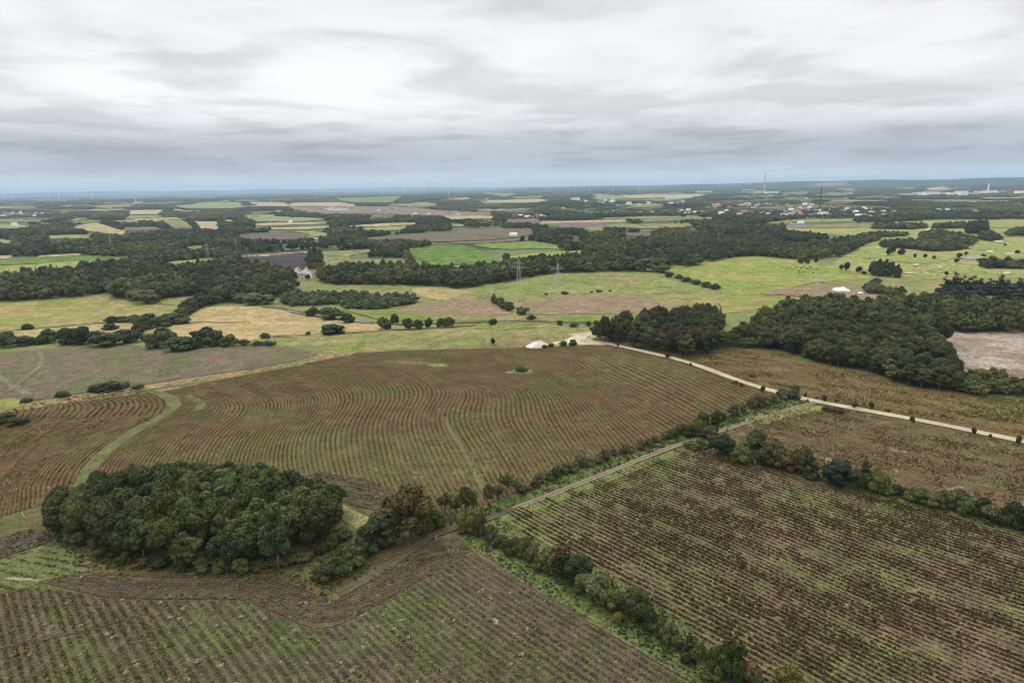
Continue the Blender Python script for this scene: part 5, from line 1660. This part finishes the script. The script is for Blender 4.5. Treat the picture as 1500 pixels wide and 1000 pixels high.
for px, py, k_ in ((207, 329, 'white'), (200, 328, 'white'), (1116, 345, 'white'), (752, 347, 'white'), (1008, 347, 'white'), (1163, 329, 'dark'), (1172, 329, 'white'), (265, 317, 'white'), (272, 318, 'red'), (330, 312, 'white'), (240, 307, 'white'), (96, 295, 'white'), (1085, 332, 'white'), (1110, 345, 'white'), (1046, 369, 'white'), (1234, 287, 'white'), (1246, 284, 'white')):
    put_house(px, py, k_, 1.0, 0.1)
put_house(136, 387, 'white', .5, .1)

def hall(px, py, size, wall, roof, label, rz=0.0, group=None):
    x, y = at(px, py)
    r = empty('hall_building', (x, y, float(height(x, y)) + .3), rz)
    b = MB(); b.box((0, 0, size[2] / 2), size); b.build('wall', wall, r)
    b = MB(); b.box((0, 0, size[2] + .35), (size[0] + 1, size[1] + 1, .7)); rf = b.build('roof', roof, r)
    b = MB(); b.box((size[0] * .22, 0, size[2] + 1.5), (size[0] * .12, size[1] * .3, 1.7)); b.build('vent', M_grey, rf)
    b = MB(); b.box((-size[0] * .3, -size[1] / 2 - .1, 2.2), (5, .25, 4.4)); b.build('door', M_grey, r)
    return tag(r, label, 'building', group)
hall(202, 297.5, (70, 30, 9), M_wall, M_ltroof, 'long low white building beside the pale tower on the far plain')
hall(470, 295, (60, 24, 9), M_wall, M_ltroof, 'white hall at the edge of the peach stubble field')
hall(495, 309, (90, 22, 8), M_wall, M_ltroof, 'long white works building in the brownish field')
hall(480, 308.5, (40, 24, 8), M_grey, M_ltroof, 'grey works building beside the long white works building')
hall(1010, 290, (150, 40, 14), M_wall, M_ltroof, 'long white factory hall behind the tan field')
hall(986, 291, (110, 40, 14), M_wall, M_ltroof, 'second long white factory hall behind the tan field')
hall(913, 287, (80, 30, 12), M_wall, M_orange, 'white hall with reddish roof at the wind turbines')
hall(1031, 282.5, (190, 50, 22), M_grey, M_ltroof, 'large pale hall at the foot of the slim mast')
hall(1112, 284, (90, 60, 30), M_grey, M_ltroof, 'pale power plant block at the foot of the tall chimney')
hall(1130, 284.5, (110, 50, 22), M_wall, M_ltroof, 'lower white power plant block beside the tall chimney')
hall(1096, 280, (140, 50, 18), M_wall, M_ltroof, 'pale hall behind the power plant')
hall(1166, 333.5, (44, 14, 7), M_grey, M_dkroof, 'grey building with dark roof at the edge of the golf course')
hall(1283, 320.5, (26, 14, 7), M_wall, M_ltroof, 'white building below the distant town at the wood edge')
hall(1225, 301, (100, 20, 11), M_brick, M_orange, 'long red roofed block in the distant town')
hall(1060, 300, (120, 20, 11), M_brick, M_orange, 'long reddish block behind the distant town')
for k_, (px, py, w) in enumerate(((1330, 286.6, 120), (1347, 286, 90), (1364, 286, 100), (1380, 285.5, 70), (1394, 286, 60), (1408, 284.5, 80), (1422, 285, 90), (1436, 284, 80), (1450, 283.6, 90), (1466, 283, 60), (1496, 283.5, 80), (1410, 286.4, 50))):
    hall(px, py, (w, 40, 14 + 4 * (k_ % 3)), M_wall if k_ % 3 else M_grey, M_ltroof, 'pale industrial hall in the works area under the low hills', 0, 'pale halls of the works area')
hall(1484, 281.5, (50, 40, 34), M_scar, M_scar, 'tall bright red hall in the works area under the low hills')
hall(1470, 285, (40, 30, 16), M_scar, M_scar, 'low bright red hall in the works area under the low hills')
hall(1403, 345.5, (16, 9, 5), M_wall, M_dkroof, 'club house with dark roof on the golf course')

def tower(px, py, ht, r0, mat, name, label, cat, ring=None, rt=.7):
    x, y = at(px, py)
    r = empty(name, (x, y, float(height(x, y))))
    b = MB(); b.tube([(0, 0, -1), (0, 0, ht * .5), (0, 0, ht)], [r0, r0 * (1 + rt) / 2, r0 * rt], 16); b.build('shaft', mat, r)
    b = MB(); b.tube([(0, 0, ht), (0, 0, ht + ht * .02)], [r0 * rt * 1.15, r0 * rt * 1.1], 16); b.build('rim', ring or mat, r)
    b = MB(); b.tube([(0, 0, ht * .62), (0, 0, ht * .63)], [r0 * 1.12, r0 * 1.12], 16); b.build('platform', M_grey, r)
    return tag(r, label, cat), (x, y)
_, chim = tower(1119, 284, 200, 6.0, M_grey, 'chimney', 'tall pale power plant chimney with drifting steam', 'chimney', rt=.75)
tower(199, 297, 34, 5, M_wall, 'silo_tower', 'pale squat tower beside the long low white building', 'tower', rt=.95)
tower(1447, 282, 70, 7, M_wall, 'silo_tower', 'pale tower in front of the low hills above the works area', 'tower', rt=.9)
tower(1023, 283, 105, 2.4, M_grey, 'radio_mast', 'slim pale mast above the large pale hall', 'mast', rt=.6)
tower(367 + 30, 300, 38, 1.6, M_wall, 'radio_mast', 'slim white mast at the edge of the peach field', 'mast', rt=.6)

# lattice mast (dark) and pylons
def lattice(b, ht, w0, w1, t_, n):
    lv = [(i / n) for i in range(n + 1)]
    cor = lambda u: [(sx_ * (w0 + (w1 - w0) * u) / 2, sy_ * (w0 + (w1 - w0) * u) / 2, ht * u) for sx_, sy_ in ((-1, -1), (1, -1), (1, 1), (-1, 1))]
    for k in range(4):
        b.tube([cor(0)[k], cor(1)[k]], t_, 4)
    for i in range(n):
        a, c = cor(lv[i]), cor(lv[i + 1])
        for k in range(4):
            b.tube([a[k], c[(k + 1) % 4]], t_ * .55, 4); b.tube([a[(k + 1) % 4], c[k]], t_ * .55, 4)
M_dark = plain('dark_steel', (.085, .055, .055), .6, .1)
x, y = at(1201, 305)
r = empty('lattice_mast', (x, y, float(height(x, y))))
b = MB(); lattice(b, 80, 5.5, 1.8, .42, 14); b.build('frame', M_dark, r)
b = MB(); b.tube([(0, 0, 78), (0, 0, 92)], [.5, .2], 6); b.build('antenna', M_dark, r)
tag(r, 'dark lattice mast rising above the distant town', 'mast')

def pylon_parts(ht):
    b1 = MB(); lattice(b1, ht, 5.2, .9, .075, 9)
    arms = []
    for z, w in ((ht * .66, 9.5), (ht * .84, 6.5)):
        b = MB()
        for s in (-1, 1):
            b.tube([(0, .5, z), (s * w, 0, z)], .08, 4); b.tube([(0, -.5, z), (s * w, 0, z)], .08, 4); b.tube([(0, 0, z + 2.0), (s * w, 0, z)], .08, 4)
            for q in (.33, .66):
                b.tube([(s * w * q, .3, z), (s * w * q, 0, z + 2 * (1 - q))], .05, 4)
        arms.append(b)
    ins = [MB().tube([(s * q, 0, z), (s * q, 0, z - 1.7)], .11, 6) for z, qs in ((ht * .66, (9.3, 5)), (ht * .84, (6.3,))) for q in qs for s in (-1, 1)]
    return b1, arms, ins
p_frame, p_arms, p_ins = pylon_parts(30)
mf = p_frame.mesh('pylon_frame', M_steel); ma = [q.mesh('pylon_arm', M_steel) for q in p_arms]; mi = [q.mesh('pylon_insulator', M_glass) for q in p_ins]
PYL = [(1196, 437, 24, 'steel lattice pylon in rough ground beside the white sheeted heap', .5), (760, 419, 29, 'steel lattice pylon at the foot of the meadow wood', .25), (817, 438, 34, 'faint thin pylon in the middle of the river meadow', .25), (525, 394, 22, 'pylon in front of the pale stubble field beyond the meadow wood', .1), (305, 383, 27, 'pylon at the far edge of the small green field', .1), (163, 366, 24, 'pylon among the trees before the tan field far off', .1), (346, 368, 22, 'pylon in the wood behind the dark ploughed field', .1)]
tops = {}
for px, py, ht, lb, rz in PYL:
    x, y = at(px, py)
    r = empty('power_pylon', (x, y, float(height(x, y))), rz)
    k = ht / 30; r.scale = (k, k, k)
    link('frame', mf, r)
    for q in ma: link('crossarm', q, r)
    for q in mi: link('insulator', q, r)
    tag(r, lb, 'pylon'); tops[(px, py)] = (Vector((x, y, float(height(x, y)))), k, rz)
M_cable = plain('cable', (.30, .31, .32), .6, .05)
def cables(a, b_, label):
    (pa, ka, ra_), (pb, kb, rb_) = a, b_
    mb = MB()
    for z, off_ in ((30 * .66 - 1.7, 9.3), (30 * .66 - 1.7, -9.3), (30 * .84 - 1.7, 6.3), (30 * .84 - 1.7, -6.3)):
        A = pa + Vector((math.cos(ra_) * off_, math.sin(ra_) * off_, z)) * ka
        B = pb + Vector((math.cos(rb_) * off_, math.sin(rb_) * off_, z)) * kb
        mb.tube([A.lerp(B, q) - Vector((0, 0, 5 * 4 * q * (1 - q))) for q in np.linspace(0, 1, 13)], .035, 4)
    o = mb.build('power_line', M_cable)
    tag(o, label, 'power line')
ex = at(1560, 447)
virt = (Vector((ex[0], ex[1], float(height(*ex)))), .8, .5)
cables(tops[(1196, 437)], virt, 'power cables hanging from the pylon by the white heap out over the large wood')
cables(tops[(817, 438)], tops[(1196, 437)], 'power cables spanning the river meadow and the bright pasture')
cables(tops[(760, 419)], tops[(525, 394)], 'power cables crossing the meadow wood towards the stubble field')
cables(tops[(525, 394)], tops[(305, 383)], 'power cables over the dark ploughed field')

# ------------------------------------------------------------------ wind turbines
M_turb = plain('turbine_white', (.80, .81, .82), .5, .03)
def blade_mb(L, a):
    b = MB()
    n_ = 7
    v = []
    for i in range(n_):
        u = i / (n_ - 1)
        c = L * (.028 + .055 * math.sin(math.pi * min(1, u * 1.6 + .12)) * (1 - u * .75)) * (1 if u < .98 else .4)
        r_ = u * L + 1.0
        for dx, dy in ((-.35, -.12), (.65, -.05), (.65, .05), (-.35, .12)):
            X, Z = dx * c, r_
            v.append((X * math.cos(a) + Z * math.sin(a), dy * c * 2 * (1 - .7 * u), -X * math.sin(a) + Z * math.cos(a)))
    f = []
    for i in range(n_ - 1):
        for k in range(4):
            f.append((i * 4 + k, i * 4 + (k + 1) % 4, (i + 1) * 4 + (k + 1) % 4, (i + 1) * 4 + k))
    f += [(3, 2, 1, 0), tuple(range((n_ - 1) * 4, n_ * 4))]
    return b.add(v, f)
TUR = [(560.5, 287.2, 20.5, .1), (590, 286.8, 20, .5), (622.5, 286.2, 20, .25), (657, 286, 20.5, .0), (832, 284.6, 18, .3), (864, 284.2, 18, .15), (898, 283.8, 17.5, .4), (935.5, 283.6, 17, .2),
       (17.5, 295, 6, .2), (87, 294.5, 7, .4), (114, 293, 6, .1), (135.5, 294, 7, .3), (73, 294, 6, 0.0), (7, 293, 7, .3), (461, 279, 7, .6), (480, 278.5, 7, .2), (500, 278.4, 7, .1)]
for px, py, hp, ph in TUR:
    x, y = at(px, py)
    s = scale_at(x, y)
    hub = hp * s
    hub = max(60, min(hub, 192))
    r = empty('wind_turbine', (x, y, float(height(x, y))), random.uniform(-.5, .5))
    b = MB(); b.tube([(0, 0, 0), (0, 0, hub * .5), (0, 0, hub)], [2.6, 2.0, 1.4], 14); b.build('tower', M_turb, r)
    b = MB(); b.box((0, 1.2, hub + 1.2), (3.4, 8.5, 3.4)); b.build('nacelle', M_turb, r)
    b = MB(); b.tube([(0, -3.0, hub + 1.2), (0, -4.8, hub + 1.2), (0, -5.8, hub + 1.2)], [1.7, 1.5, .5], 12); hb = b.build('hub', M_turb, r)
    L = hub * .58
    for k in range(3):
        o = link('blade', blade_mb(L, ph + k * 2.0944).mesh('turbine_blade', M_turb), r)
        o.location = (0, -4.0, hub + 1.2)
    near_ = 'in the row of four standing above the fjord' if px > 550 and px < 700 else ('in the row of four on the plain before the tan field' if px > 700 else ('tiny on the horizon beyond the fjord' if px > 300 else 'small and faint on the far low plain'))
    tag(r, 'white wind turbine ' + near_, 'wind turbine', 'wind turbines ' + near_)

# ------------------------------------------------------------------ chimney steam and air
def vol_mat(name, col, den, aniso=0.0):
    m = bpy.data.materials.new(name)
    m.use_nodes = True
    m.node_tree.nodes.clear()
    t = NT(m.node_tree)
    out = t.n('ShaderNodeOutputMaterial')
    v = t.n('ShaderNodeVolumePrincipled')
    v.inputs['Color'].default_value = (*col, 1)
    v.inputs['Density'].default_value = den
    v.inputs['Density Attribute'].default_value = ''
    v.inputs['Anisotropy'].default_value = aniso
    t.L.new(v.outputs[0], out.inputs['Volume'])
    return m
import bmesh
g = np.random.default_rng(9)
bm = bmesh.new()
zc = float(height(*chim)) + 205
for i in range(26):
    u = i / 25
    c = Vector((chim[0] + 4 + u * 230 + g.normal(0, 5), chim[1] + g.normal(0, 8), zc + 4 + 34 * math.sqrt(u) + g.normal(0, 5)))
    rr_ = 5 + 11 * math.sin(min(1, u * 2.2) * 1.57) * g.uniform(.7, 1.2) * (1 - .35 * u)
    bmesh.ops.create_icosphere(bm, subdivisions=2, radius=rr_, matrix=Matrix.Translation(c) @ Matrix.Diagonal((1.5, 1, .75, 1)))
me = bpy.data.meshes.new('smoke'); bm.to_mesh(me); bm.free()
me.materials.append(vol_mat('steam', (.98, .98, .98), .06))
o = link('smoke', me); o['kind'] = 'stuff'

b = MB()
b.box((0, 17000, 138), (76000, 38000, 316))
me = b.mesh('haze', vol_mat('haze_air', (.53, .71, .93), 4.8e-5, .1))
o = link('haze', me); o['kind'] = 'stuff'
o.display_type = 'BOUNDS'
